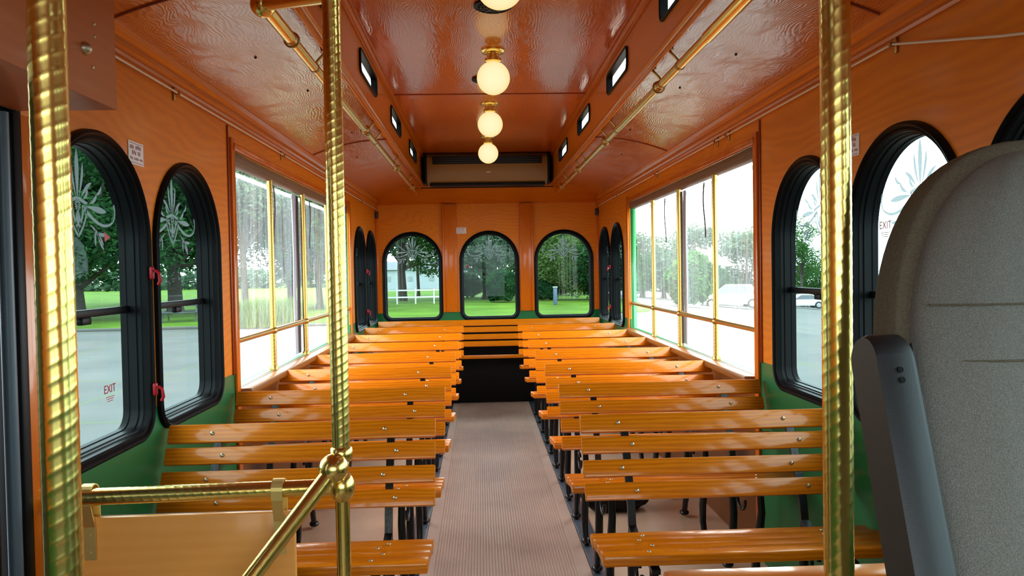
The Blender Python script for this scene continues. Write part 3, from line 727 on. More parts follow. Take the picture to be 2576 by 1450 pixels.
# ------------------------------------------------------------------ globe lamps and round speakers
labs = ['lit opal globe lamp nearest the camera, cut off by the top edge', 'lit opal globe lamp, largest one seen whole, before the ceiling seam', 'lit opal globe lamp just behind the ceiling seam, middle of the line', 'lit opal globe lamp farthest back, in front of the dark air unit grille']
for y, lb in zip((2.50, 3.712, 4.88, 6.083), labs):
    g = empty('globe_lamp', V(0, y, C1)); tag(g, lb, 'ceiling lamp', 'globe lamps down the ceiling centre')
    bm = bmesh.new(); lathe(bm, [(.058, 0), (.058, -.006), (.050, -.014), (.030, -.018), (.030, -.034), (.040, -.040), (.040, -.054), (.032, -.060)], (0, 0, 0), 32); o = fin(bm, 'brass_fitter', M_brass, g)
    bm = bmesh.new(); sphere(bm, (0, 0, -.134), .080, 32); fin(bm, 'glass_globe', M_globe, g)
for y, x, lb in ((3.08, -.01, 'round dark ceiling speaker in front of the second globe lamp'), (4.26, -.03, 'round dark ceiling speaker mostly hidden behind a globe lamp')):
    g = empty('ceiling_speaker', V(x, y, C1)); tag(g, lb, 'speaker', 'round speakers in the ceiling')
    bm = bmesh.new(); lathe(bm, [(.078, 0), (.078, -.008), (.066, -.014), (.060, -.006), (.0, -.006)][:4]+[(.01, -.006)], (0, 0, 0), 32); fin(bm, 'rim', M_acd, g)
    bm = bmesh.new()
    for r_ in (.05, .038, .026, .014): 
        tube(bm, [Vector((r_*math.cos(a*PI/12), r_*math.sin(a*PI/12), -.010)) for a in range(25)], .003, 6)
    for a in range(6): tube(bm, [Vector((.008*math.cos(a*PI/3), .008*math.sin(a*PI/3), -.011)), Vector((.06*math.cos(a*PI/3), .06*math.sin(a*PI/3), -.011))], .003, 6)
    fin(bm, 'grille', M_iron, g)

# ------------------------------------------------------------------ air unit on the rear ceiling
a = empty('air_conditioner', V(.0, YR-.12, .92)); tag(a, 'wide tan air conditioner with dark louvre under the rear ceiling', 'air conditioner')
bm = bmesh.new()
pr = [(.13, .135), (-.05, .135), (-.09, .10), (-.11, .03), (-.115, -.06), (-.10, -.115), (-.06, -.135), (.13, -.135)]
prism(bm, pr, 0, -.54, .54); fin(bm, 'casing', M_ac, a, angle=30)
bm = bmesh.new(); box(bm, (0, -.085, .075), (.98, .06, .075), Matrix.Rotation(.15, 3, 'X'), .006); fin(bm, 'louvre_recess', M_acd, a)
bm = bmesh.new()
for i in range(4): box(bm, (0, -.117+.004*i*0, .050+i*.017), (.97, .006, .004), bev=.001)
fin(bm, 'louvre', simple('louvre_brown', (.05, .03, .02, 1), .4), a)
bm = bmesh.new()
for s in (-1, 1): box(bm, (s*.552, -.01, 0), (.024, .2, .27), bev=.006)
fin(bm, 'gap_strip', M_acd, a)  # black strips stand in for the shaded gaps at both ends
bm = bmesh.new(); box(bm, (0, -.02, -.143), (1.04, .15, .022), bev=.004); fin(bm, 'lower_grille', M_acd, a)
bm = bmesh.new(); sphere(bm, (0.01, -.114, -.035), .022, 16, .4); 
for v in bm.verts: v.co.y = -.114+(v.co.y+.114)*.25
o = fin(bm, 'badge', M_steel, a); o['label'] = 'small oval silver badge'

# ------------------------------------------------------------------ benches
XI, XO = .235, 1.085
def bench_tree(x_in, x_out, name='slatted_bench', frames_x=None, ends=2):
    """local origin: floor under the top of the back; -y is the front, the sitter faces -y"""
    root = empty(name)
    cx = (x_in+x_out)/2; ln = x_out-x_in
    fx = frames_x or (x_in+.143, x_out-.16)
    top = -.478-FL
    sl = [(-.002, top-.030, .060), (-.034, top-.094, .054), (-.068, top-.161, .054), (-.100, top-.226, .054)]
    ang = math.atan2(.030, .066)
    Rm = Matrix.Rotation(-ang, 3, 'X')
    for i, (yy, zz, hh) in enumerate(sl):
        bm = bmesh.new(); box(bm, (0, 0, 0), (ln, .020, hh), Rm, .004); o = fin(bm, 'back_slat', M_bench, root); o.location = (cx, yy-.0, zz)
        for j, xf in enumerate(fx):
            bm = bmesh.new(); lathe(bm, [(.0065, 0), (.006, -.0025), (.003, -.005), (.001, -.0055)], (0, 0, 0), 12, ax=1)
            b = fin(bm, 'bolt', M_steel, o); b.location = (xf-cx+(.020 if i % 2 else -.020)*1.0, -.0105, .004); b.rotation_euler = (-ang, 0, 0)
    st_ = [(-.423, -.778-FL, .066, .05), (-.356, -.783-FL, .060, .02), (-.289, -.791-FL, .060, .0), (-.222, -.803-FL, .060, -.12)]
    for i, (yy, zz, ww, rr) in enumerate(st_):
        bm = bmesh.new(); box(bm, (0, 0, 0), (ln, ww, .024 if i else .030), Matrix.Rotation(rr*-1, 3, 'X'), .005); o = fin(bm, 'seat_slat', M_bench, root); o.location = (cx, yy, zz-.013)
        for j, xf in enumerate(fx):
            bm = bmesh.new(); lathe(bm, [(.006, 0), (.005, .002), (.001, .003)], (0, 0, 0), 12, ax=2)
            b = fin(bm, 'bolt', M_steel, o); b.location = (xf-cx+(.012 if i % 2 else -.012), 0, .0125 if i else .0155)
    sec = [(-.012, -.007), (.012, -.007), (.012, .007), (-.012, .007)]
    for xf in fx[:ends]:
        fr = empty('end_frame_pivot'); 
        bm = bmesh.new()
        # back stay, seat bearer
        tube(bm, [Vector((0, .010, top-.012)), Vector((0, -.022, top-.075)), Vector((0, -.055, top-.14)), Vector((0, -.088, top-.21)), Vector((0, -.112, top-.27)), Vector((0, -.125, top-.33))], 1, sect=sec)
        tube(bm, [Vector((0, -.125, top-.33)), Vector((0, -.20, top-.355)), Vector((0, -.30, top-.345)), Vector((0, -.40, top-.337)), Vector((0, -.452, top-.345))], 1, sect=sec)
        # scroll
        pts = [Vector((0, -.21-.055*math.cos(t)*(1-t/9), top-.43-.055*math.sin(t)*(1-t/9))) for t in [i*.45 for i in range(14)]]
        tube(bm, pts, .007, 8)
        bpy.data.objects.remove(fr)
        f = fin(bm, 'end_frame', M_iron, root, angle=50); f.location = (xf, 0, 0)
        z0 = 0.0085
        bm = bmesh.new(); tube(bm, [Vector((0, -.42, top-.34)), Vector((0, -.435, top-.42)), Vector((0, -.405, top-.52)), Vector((0, -.37, top-.62)), Vector((0, -.37, top-.70)), Vector((0, -.40, z0+.012)), Vector((0, -.43, z0+.008))], [.012, .014, .016, .017, .015, .013, .010], 10)
        sphere(bm, (0, -.40, z0+.016), .024, 12, .66); fin(bm, 'front_leg', M_iron, f)
        bm = bmesh.new(); tube(bm, [Vector((0, -.13, top-.33)), Vector((0, -.11, top-.42)), Vector((0, -.125, top-.52)), Vector((0, -.11, top-.62)), Vector((0, -.07, top-.70)), Vector((0, -.045, z0+.012)), Vector((0, -.02, z0+.008))], [.013, .014, .016, .017, .014, .013, .010], 10)
        sphere(bm, (0, -.045, z0+.016), .024, 12, .66); fin(bm, 'rear_leg', M_iron, f)
    return root
def copy_tree(o, parent=None):
    c = o.copy(); COL.objects.link(c)
    if parent is not None: c.parent = parent
    for ch in list(o.children): copy_tree(ch, c)
    return c
ordn = ['frontmost', 'second', 'third', 'fourth', 'fifth', 'sixth', 'seventh']
for s, wd in ((-1, 'left'), (1, 'right')):
    if s > 0: proto = bench_tree(XI, XO)
    else: proto = bench_tree(-XO, -XI, frames_x=(-XO+.16, -XI-.143))
    for i in range(7):
        y = 2.473+.679*i+(0 if i < 6 else .06)
        o = proto if i == 0 else copy_tree(proto)
        o.location = V(0, y, FL)
        ex = {0: ', frontmost, all four back slats in view' if s > 0 else ', frontmost, partly behind the brass stanchion', 6: ', last before the full-width rear bench'}.get(i, ', %s from the front' % ordn[i])
        tag(o, 'varnished slatted bench %s of the aisle%s' % (wd, ex), 'bench', 'slatted benches either side of the aisle')
rb = bench_tree(-XO+.01, XO-.01, 'rear_bench', frames_x=(-.9, .9))
tag(rb, 'full-width slatted bench against the rear wall under the three windows', 'bench'); rb.location = V(0, 7.40, FL)
bm = bmesh.new(); box(bm, (0, -.16, .21), (2*W-.03, .03, .40), bev=.003); o = fin(bm, 'underseat_shade', M_acd, rb); o['label'] = 'black board standing in for the shade under the seat'  # black sheet added as the deep shade below the seat
bm = bmesh.new(); box(bm, (0, .025, .56), (2*W-.03, .02, .41), bev=.003); o = fin(bm, 'shade_board', M_acd, rb); o['label'] = 'black board standing in for the shade behind the back slats'  # black sheet added so the gaps between slats read as shade
# low slatted partition behind the driver seat
p = empty('slatted_partition', V(.70, 1.33, FL)); tag(p, 'low wooden slatted partition with a flat glossy top rail, behind the driver seat', 'partition')
tp = -.548-FL
bm = bmesh.new(); box(bm, (0, 0, tp-.011), (.93-.0, .058, .022), bev=.006); o = fin(bm, 'top_rail', M_bench, p); o.location = (-.0, 0, 0)
for v in o.data.vertices: v.co.x += .0
for i in range(4):
    bm = bmesh.new(); box(bm, (0, -.012, tp-.06-.075*i), (.93, .02, .058), bev=.004); fin(bm, 'slat', M_bench, p)
for xx in (-.38, .38):
    bm = bmesh.new(); box(bm, (xx, .012, (tp-.02)/2+.0), (.035, .025, tp-.02), bev=.004); fin(bm, 'post', M_iron, p)
bm = bmesh.new(); lathe(bm, [(.009, 0), (.008, .003), (.003, .004)], (-.155, 0, tp), 12); fin(bm, 'bolt', M_iron, p)
p.location.x = .239+.465

# ------------------------------------------------------------------ dark bag under the right benches
g = empty('dark_bag', V(.60, 3.95, FL)); tag(g, 'black soft bag lying on the floor under the right-hand benches', 'bag')
bm = bmesh.new(); q = bmesh.ops.create_icosphere(bm, subdivisions=4, radius=1)
for v in bm.verts:
    c = v.co; k_ = 1+.12*noise.noise(c*2.3); f = lambda t: math.copysign(abs(t)**.6, t)
    v.co = Vector((f(c.x)*.17*k_, f(c.y)*.10*k_, .10+f(c.z)*.10*k_))
fin(bm, 'bag_body', M_acd, g)
bm = bmesh.new(); tube(bm, [Vector((-.09+.18*i/10, -.02, .19+.05*math.sin(PI*i/10))) for i in range(11)], .008, 8); fin(bm, 'handle', M_acd, g)

# ------------------------------------------------------------------ wall notices
def notice(name, M, w, hgt, label, lines):
    bm = bmesh.new(); box(bm, (0, 0, 0), (w, hgt, .002), bev=.0005); bmesh.ops.transform(bm, matrix=M, verts=bm.verts); o = fin(bm, name, M_white, smooth=False); tag(o, label, 'notice')
    rg = random.Random(4)
    for (n_, sz, v, wid) in lines:                 # print too small to read in the photograph: broken strokes
        bm = bmesh.new(); x = -wid/2; st = wid/n_
        for q in range(n_):
            if q not in (3, 8): 
                for kk in range(2): box(bm, (x+st*(.3+.35*kk), v+rg.uniform(-.1, .1)*sz, .0013), (st*.2, sz*rg.uniform(.6, 1), .0004))
                box(bm, (x+st*.45, v+rg.choice((-.4, 0, .4))*sz, .0013), (st*.6, sz*.2, .0004))
            x += st
        bmesh.ops.transform(bm, matrix=M, verts=bm.verts); fin(bm, 'lettering', M_redink, o, smooth=False)
    bm = bmesh.new(); box(bm, (0, hgt*.42, .0013), (w*.86, hgt*.025, .0004)); box(bm, (0, -hgt*.42, .0013), (w*.86, hgt*.025, .0004)); bmesh.ops.transform(bm, matrix=M, verts=bm.verts); fin(bm, 'border', M_redink, o, smooth=False)
L3 = [(9, .012, .018, .084), (6, .012, .001, .056), (12, .008, -.016, .084)]
notice('wall_notice', FR['L'] @ T3(2.325, .366, .0015), .098, .068, 'small white notice with red print on the left wall between windows', L3)
notice('wall_notice', FR['R'] @ T3(-2.375, .372, .0015), .098, .068, 'small white notice with red print on the right wall by a pole', L3)
notice('wall_notice', FR['B'] @ T3(-.262, .397, .0015), .10, .062, 'tiny white notice on the rear wall left of the middle window', L3)
for s in (-1, 1):
    bm = bmesh.new(); box(bm, V(s*(W-.02), YB-.03, .56), (.03, .03, .07), bev=.005); tag(fin(bm, 'corner_bracket', M_ribbon), 'small dark bracket high in the rear %s corner' % ('left' if s < 0 else 'right'), 'bracket')

# ------------------------------------------------------------------ driver seat
ds = empty('driver_seat', V(.760-CX, .72, FL)); tag(ds, 'grey fabric high-back driver seat with fold-up armrest, right foreground', 'seat')
def bdepth(u): return .98+.34*u       # recline
def halfw(u):
    T, Wd = .168, .260
    k_ = .37
    if u > T-k_:
        t = (u-(T-k_))/k_; return Wd*max(0, 1-t**2.15)**(1/2.0)
    return Wd
def seat_shell(name, mat, inset, front, back, rimr, nu=40, ns=28, u0=-.78, bulge=.02):
    bm = bmesh.new(); rows = []
    T = .168-inset
    us = [u0+(T-u0)*(1-(1-i/nu)**1.6) for i in range(nu+1)]
    for i, u in enumerate(us):
        uu = min(u, T-1e-4)
        hw = max(.002, halfw(uu+inset*.8)-inset); ring = []
        tt = min(1, (T-u)/.08); 
        for k_ in range(ns*2):
            a = 2*PI*k_/(ns*2); c, s_ = math.cos(a), math.sin(a)
            e_ = .42
            px = math.copysign(abs(c)**.55, c)*hw
            dy = math.copysign(abs(s_)**e_, s_)
            edge = min(1, (1-abs(px)/max(hw, .01))*3.0)
            th = math.sqrt(max(0.02, tt*(2-tt)))
            yy = (dy*(front if dy < 0 else back))*th*(.75+.25*edge)
            dish = -.020*max(0, (abs(px)/.25))**2.2 if dy < 0 else 0
            ring.append(bm.verts.new(Vector((px, bdepth(u)-.72+yy+dish*th*bulge/.02, u-FL))))
        rows.append(ring)
    m = len(rows[0])
    for i in range(nu):
        for k_ in range(m): bm.faces.new((rows[i][k_], rows[i][(k_+1) % m], rows[i+1][(k_+1) % m], rows[i+1][k_]))
    bm.faces.new(rows[0][::-1]); bm.faces.new(rows[-1])
    return fin(bm, name, mat, ds, angle=60)
seat_shell('backrest_shell', M_fabd, 0, .018, .075, 0)
c = seat_shell('backrest_cushion', M_fab, .016, .062, .0, 0); c['label'] = 'grey woven fabric front cushion'
def surfy(px, u):
    q = min(.985, abs(px)/.230); dy = (1-q**(2/.55))**.21; e_ = min(1, (1-q)*3)
    return bdepth(u)-.72-.062*dy*(.75+.25*e_)-.020*(abs(px)/.25)**2.2-.0012
for nm, pl_ in (('seam', [(-.212+.424*i/14, -.052) for i in range(15)]), ('seam', [(-.212+.424*i/14, -.118) for i in range(15)]), ('seam', [(-.085+.03*math.sin(i/12*1.4), -.128-.55*i/12) for i in range(13)]), ('seam', [(.085-.03*math.sin(i/12*1.4), -.128-.55*i/12) for i in range(13)])):
    bm = bmesh.new(); tube(bm, [Vector((a_, surfy(a_, b_)+.0005, b_-FL)) for a_, b_ in pl_], .0016, 6); fin(bm, nm, M_fabd, c)
# seat cushion, base
bm = bmesh.new(); box(bm, (0, -.17, .44), (.50, .50, .13), bev=.045); fin(bm, 'seat_cushion', M_fab, ds)
bm = bmesh.new(); lathe(bm, [(.22, 0.001), (.22, .02), (.09, .05), (.08, .30), (.16, .36), (.20, .38)], (0, -.14, 0), 24); fin(bm, 'pedestal', M_acd, ds)
# armrest folded up along the left edge
for s in (-1, 1):
    bm = bmesh.new(); tilt = math.atan(.34)
    prf = rrect(-.033, .033, -.44, .06, .030, 6)
    A = []
    nn = len(prf)
    XX0, XX1 = -.024, .022
    levels = [(XX0, .94), (XX0+.006, 1.0), (XX1-.006, 1.0), (XX1, .90)]
    rings = []
    for (xx, sc_) in levels:
        cyy = sum(p_[0] for p_ in prf)/nn; czz = -.19
        rings.append([bm.verts.new(Vector((xx, p_[0]*sc_, czz+(p_[1]-czz)*(1-(1-sc_)*.2)))) for p_ in prf])
    for i in range(3):
        for j in range(nn): bm.faces.new((rings[i][j], rings[i][(j+1) % nn], rings[i+1][(j+1) % nn], rings[i+1][j]))
    bm.faces.new(rings[0][::-1]); bm.faces.new(rings[-1])
    bmesh.ops.rotate(bm, cent=(0, 0, 0), matrix=Matrix.Rotation(-tilt, 3, 'X'), verts=bm.verts)
    o = fin(bm, 'armrest', M_arm, ds, angle=40); o.location = (s*.279, .885-.72-.0, -.145-FL); o['label'] = 'dark plastic fold-up armrest'
    bm = bmesh.new()
    for (y_, z_) in ((-.034, .0), (-.034, .012)): lathe(bm, [(.0035, 0.002), (.0035, -.001)], (0, y_, z_), 10, ax=1)
    bmesh.ops.rotate(bm, cent=(0, 0, 0), matrix=Matrix.Rotation(-tilt, 3, 'X'), verts=bm.verts); fin(bm, 'screw_hole', M_acd, o)
    bm = bmesh.new(); box(bm, (s*-.0245, 0, -.19), (.002, .052, .47), bev=.0008)
    bmesh.ops.rotate(bm, cent=(0, 0, 0), matrix=Matrix.Rotation(-tilt, 3, 'X'), verts=bm.verts); q = fin(bm, 'side_face', M_armside, o); q['label'] = 'dull olive-grey side face'
    if s > 0: q.location.x = 0.048

# ------------------------------------------------------------------ outdoors
def ground_plate(name, x0, x1, y0, y1, z, mat, kind='structure'):
    bm = bmesh.new(); box(bm, ((x0+x1)/2, (y0+y1)/2, z-.1), (x1-x0, y1-y0, .2)); return tag(fin(bm, name, mat, smooth=False), kind=kind)
def gz(x): return -.095*max(0, x-10)
bm = bmesh.new(); prism(bm, [(-90, -.3), (-90, 0), (10, 0), (130, gz(130)), (130, gz(130)-.3), (10, -.3)][::-1], 1, -40, 190); tag(fin(bm, 'pavement', M_conc, smooth=False), kind='structure')
bm = bmesh.new()
pts = [(-140, 29), (-30, 30), (-16, 31), (-11, 32), (-7, 33), (-2, 34.5), (3, 35.5), (8, 36.5), (9.5, 42), (10, 60), (10, 190), (-140, 190)]
prism(bm, pts, 2, -.05, .04); tag(fin(bm, 'lawn', M_lawn, smooth=False), kind='structure')
bm = bmesh.new(); box(bm, (-18, 30.9, .05), (40, .35, .10), Matrix.Rotation(.06, 3, 'Z'), .02); tag(fin(bm, 'kerb', simple('kerb_concrete', (.07, .07, .06, 1), .8)), kind='structure')
def leaves(bm, c, rad, n, size, flat=1., shell=.5, rng=random):
    for _ in range(n):
        a = rng.uniform(0, 2*PI); cz = rng.uniform(-1, 1); sr = math.sqrt(1-cz*cz)
        r = rad*(shell+(1-shell)*rng.random()**.5)
        dn = Vector((sr*math.cos(a), sr*math.sin(a), cz*flat)); r *= 1+.25*noise.noise(dn*2+Vector(c))
        p = Vector(c)+dn*r
        s = size*rng.uniform(.6, 1.3); u = Vector((rng.gauss(0, 1), rng.gauss(0, 1), rng.gauss(0, .6))).normalized(); w_ = u.orthogonal().normalized(); w_ = (Matrix.Rotation(rng.uniform(0, 6.28), 3, u) @ w_)
        vs = [bm.verts.new(p-u*s), bm.verts.new(p+w_*s*.45), bm.verts.new(p+u*s), bm.verts.new(p-w_*s*.45)]
        bm.faces.new(vs)
def tree(name, x, y, hgt, cr, mat, label, trunk=.3, base=.35, n=5000, size=.28, group='trees beyond the lawn', lobes=9, cat='tree', flat=.75):
    t = empty(name, (x, y, 0.04+gz(x))); tag(t, label, cat, group)
    rng = random.Random(int(abs(x*13+y*7))); bm = bmesh.new(); ends = []
    hb = hgt*base
    tube(bm, [Vector((0, 0, -.05)), Vector((.03, 0, .4)), Vector((-.05, .05, hb)), Vector((.08, 0, hgt*.6)), Vector((0, 0, hgt*.85))], [trunk*1.35, trunk, trunk*.8, trunk*.5, trunk*.12], 9)
    for i in range(lobes):
        a = 2*PI*i/lobes+rng.uniform(-.3, .3); rr = cr*rng.uniform(.35, .62); z = hb+(hgt-hb)*rng.uniform(.12, .8)
        e_ = Vector((rr*math.cos(a), rr*math.sin(a), z)); ends.append(e_)
        tube(bm, [Vector((0, 0, hb*.9+.2*i*hgt/30)), e_*.55+Vector((0, 0, hb*.35)), e_], [trunk*.38, trunk*.25, trunk*.08], 6)
    fin(bm, 'trunk', M_bark, t)
    bm = bmesh.new(); n = int(n*1.9); size *= .66; per = n//(lobes+1)
    for e_ in ends: leaves(bm, e_, cr*rng.uniform(.36, .52), per, size, flat, .25, rng)
    leaves(bm, (0, 0, hgt-cr*.55), cr*.6, per, size, flat, .25, rng)
    me = bpy.data.meshes.new('foliage'); bm.to_mesh(me); bm.free(); link('foliage', me, mat, t)
    return t
def bush(name, x, y, w, h, mat, label, n=3500, size=.16, group='bushes beyond the pavement', dy=None):
    t = empty(name, (x, y, .04+gz(x))); tag(t, label, 'bush', group); rng = random.Random(int(abs(x*31+y*17)))
    bm = bmesh.new(); q = bmesh.ops.create_icosphere(bm, subdivisions=3, radius=1)
    for v in bm.verts:
        c = v.co.copy(); k_ = .86+.2*noise.noise(c*2+Vector((x, y, 0))); v.co = Vector((c.x*w/2*k_, c.y*(dy or w)/2*k_, max(0, h/2+c.z*h/2*k_)))
    fin(bm, 'branch_mass', mat, t, angle=80)
    bm = bmesh.new()
    for _ in range(n):
        a = rng.uniform(0, 2*PI); cz = rng.uniform(-.9, 1); sr = math.sqrt(1-cz*cz); dn = Vector((sr*math.cos(a), sr*math.sin(a), cz)); k_ = .9+.24*noise.noise(dn*2+Vector((x, y, 0)))+rng.uniform(-.08, .08)
        p = Vector((dn.x*w/2*k_, dn.y*(dy or w)/2*k_, max(.05, h/2+dn.z*h/2*k_))); s = size*rng.uniform(.6, 1.4)
        u = Vector((rng.gauss(0, 1), rng.gauss(0, 1), rng.gauss(0, 1))).normalized(); w_ = u.orthogonal().normalized()
        bm.faces.new([bm.verts.new(p-u*s), bm.verts.new(p+w_*s*.5), bm.verts.new(p+u*s), bm.verts.new(p-w_*s*.5)])
    me = bpy.data.meshes.new('foliage'); bm.to_mesh(me); bm.free(); link('foliage', me, mat, t); return t
# x given relative to the lens for the line of sight px -> (px-1208)/1920*D
def sx(px, D): return (px-1208)/1920*D-CX
tree('shade_tree', sx(452, 44), 44, 11.5, 6.2, M_leafd, 'dark leafy tree with straight trunk seen through the second left arched window', .42, .22, 17000, .22, lobes=12)
tree('shade_tree', sx(215, 38), 38, 11, 6.0, M_leafd, 'dark low-branched tree filling the first left arched window', .38, .15, 17000, .22, lobes=12)
tree('shade_tree', sx(90, 46), 46, 12, 6.5, M_leafd, 'dark tree at the far left behind the nearest brass pole', .4, .2, 5000, .34)
tree('shade_tree', sx(350, 60), 60, 12, 7, M_leafm, 'mid green tree behind the dark pair on the left lawn', .4, .2, 5000, .4)
tree('feathery_tree', sx(622, 42), 42, 9.2, 3.4, M_leafp, 'grey-green feathery tree seen through the left vinyl curtain, front part', .2, .4, 5000, .24)
tree('feathery_tree', sx(738, 50), 50, 10.5, 4.4, M_leafp, 'grey-green tree seen beside the curtain joint of the left opening', .3, .15, 6000, .28)
tree('feathery_tree', sx(806, 46), 46, 9.5, 3.2, M_leafm, 'slender tree seen at the rear end of the left opening', .2, .2, 4000, .26)
tree('feathery_tree', sx(905, 46), 46, 9, 4, M_leafd, 'dark tree seen through the rear left side windows', .3, .15, 4000, .28)
tree('shade_tree', sx(1012, 56), 56, 9.0, 4.6, M_leafm, 'tall tree with a thick grey trunk seen through the left rear window', .34, .28, 11000, .20, lobes=14)
tree('shade_tree', sx(1052, 64), 64, 10.0, 4.0, M_leafd, 'thin-trunked tree just right of the thick trunk, left rear window', .14, .30, 8000, .20, lobes=12)
tree('shade_tree', sx(1222, 56), 56, 8.0, 4.6, M_leafp, 'spreading tree with dark trunk centred in the middle rear window', .30, .22, 14000, .17, lobes=16)
bush('clipped_hedge', sx(1262, 50), 50, 2.2, 2.1, M_leafd, 'dark rounded hedge right of the trunk in the middle rear window', 2500, .13)
bush('lawn_bush', sx(1176, 60), 60, 2.4, 1.9, M_leafd, 'small dark bush at the left of the middle rear window', 1500, .16)
bush('willow_bush', sx(1440, 52), 52, 5.2, 6.6, M_leafo, 'large olive-green bush filling the right rear window', 14000, .11, 'trees beyond the lawn')
tree('willow_bush', sx(1375, 62), 62, 8.0, 4.4, M_leafm, 'mid green tree left behind the olive bush in the right rear window', .2, .08, 11000, .17, lobes=14)
bush('lawn_bush', sx(1374, 52), 52, 1.6, 1.5, M_leafd, 'low dark bush at the left foot of the right rear window', 1500, .13)
tree('roadside_tree', sx(1525, 50), 50, 5.0, 3.0, M_leafd, 'dark tree seen through the rear right side windows', .2, .1, 3500, .22)
tree('roadside_tree', sx(1618, 62), 62, 5.6, 3.2, M_leafp, 'hazy tree at the rear end of the right opening', .2, .1, 3500, .26)
tree('roadside_tree', sx(1672, 66), 66, 5.8, 3.0, M_leafp, 'hazy tree just left of the curtain joint of the right opening', .2, .1, 3500, .26)
bush('roadside_bush', sx(1742, 44), 44, 2.9, 3.2, M_leafm, 'big rounded green bush beside the brass post of the right opening', 3500, .16)
bush('roadside_bush', sx(1802, 56), 56, 2.6, 2.9, M_leafd, 'dark bush behind the pale car in the right opening', 2000, .18)
tree('roadside_tree', sx(1752, 70), 70, 7.2, 2.6, M_leafp, 'pale thin tree rising behind the big rounded bush', .15, .4, 1800, .22)
tree('roadside_tree', sx(1885, 58), 58, 6.0, 3.2, M_leafp, 'bluish green tree at the front end of the right opening', .2, .1, 4500, .24)
tree('roadside_tree', sx(2030, 76), 76, 9.0, 2.5, M_leafm, 'slim tree with a ball-shaped top in the first right arched window', .14, .35, 3000, .18, flat=1.)
for px, D, hh, r_ in ((1990, 80, 5.2, 3.4), (2075, 82, 5.4, 3.6), (2135, 78, 5.0, 3.2)):
    tree('roadside_tree', sx(px, D), D, hh, r_, M_leafm, {1990: 'low green tree left of the ball-topped tree', 2075: 'low green tree right of the ball-topped tree', 2135: 'low green tree behind the right foreground pole'}[px], .15, .1, 2500, .24)
# far hedgerow: uncountable scrub along the horizon
bm = bmesh.new(); rng = random.Random(5)
for i in range(150):
    x = -100+i*1.25; c = (x+rng.uniform(-1, 1), 118+rng.uniform(-3, 3)+abs(x)*.05, rng.uniform(.8, 1.8)+gz(x)); leaves(bm, c, rng.uniform(1.8, 3.2), 70, .65, .8, .4, rng)
me = bpy.data.meshes.new('far_scrub'); bm.to_mesh(me); bm.free(); tag(link('far_scrub', me, M_leafp), 'hazy scrub line along the horizon beyond the lawn', 'scrub', kind='stuff')
# reeds
bm = bmesh.new(); rng = random.Random(3)
for i in range(1500):
    a = rng.uniform(0, 6.28); r_ = rng.random()**.5; x = r_*math.cos(a)*1.9; y = r_*math.sin(a)*1.0; hh = rng.uniform(.5, 1.25); lx, ly = rng.gauss(0, .28), rng.gauss(0, .28); w_ = .02
    A = [bm.verts.new((x-w_, y, 0)), bm.verts.new((x+w_, y, 0)), bm.verts.new((x+lx*.4+w_*.7, y+ly*.4, hh*.7)), bm.verts.new((x+lx*.4-w_*.7, y+ly*.4, hh*.7))]; B = bm.verts.new((x+lx, y+ly, hh))
    bm.faces.new(A); bm.faces.new((A[3], A[2], B))
me = bpy.data.meshes.new('reed_clump'); bm.to_mesh(me); bm.free(); o = link('reed_clump', me, M_reed); o.location = (sx(640, 31), 31.5, .04); tag(o, 'pale tall grass clump on the lawn edge behind the left vinyl curtain', 'grass clump', kind='stuff')
# picnic table
M_pic = simple('weathered_grey', (.05, .055, .06, 1), .7)
def picnic(x, y, rz, label):
    t = empty('picnic_table', (x, y, .04), rz); tag(t, label, 'picnic table')
    bm = bmesh.new(); box(bm, (0, 0, .74), (1.9, .75, .05), bev=.01); fin(bm, 'table_top', M_pic, t)
    for s in (-1, 1):
        bm = bmesh.new(); box(bm, (0, s*.72, .44), (1.9, .27, .045), bev=.01); fin(bm, 'bench_seat', M_pic, t)
        bm = bmesh.new(); tube(bm, [Vector((s*.7, -.78, .0)), Vector((s*.7, -.25, .72))], .03, 8); tube(bm, [Vector((s*.7, .78, .0)), Vector((s*.7, .25, .72))], .03, 8); tube(bm, [Vector((s*.7, -.8, .42)), Vector((s*.7, .8, .42))], .03, 8); fin(bm, 'leg_frame', M_pic, t)
picnic(sx(468, 36), 36, .2, 'grey picnic table under the dark tree on the left lawn')
# pale building and rail fence behind the left rear window
b = empty('pale_building', (sx(1065, 95), 95, 0)); tag(b, 'long pale low building far behind the lawn, left rear window', 'building')
bm = bmesh.new(); box(bm, (0, 0, 1.2), (11, 5, 2.4)); fin(bm, 'walls', M_bldg, b, smooth=False)
bm = bmesh.new(); prism(bm, [(-2.8, 2.4), (2.8, 2.4), (0, 3.4)], 0, -5.8, 5.8); fin(bm, 'roof', M_roof, b, smooth=False)
for i in range(4):
    bm = bmesh.new(); box(bm, (-4+2.6*i, -2.51, 1.3), (.6, .06, .6)); fin(bm, 'window', M_metalgrey, b, smooth=False)
f = empty('rail_fence', (sx(1045, 50), 50, .04)); tag(f, 'low white rail fence crossing the lawn behind the left rear window', 'fence')
for i in range(5):
    bm = bmesh.new(); box(bm, (-2.4+1.2*i, 0, .5), (.08, .08, 1.0)); fin(bm, 'fence_post', M_carw, f, smooth=False)
for z in (.45, .9):
    bm = bmesh.new(); box(bm, (0, 0, z), (5, .04, .09)); fin(bm, 'fence_rail', M_carw, f, smooth=False)
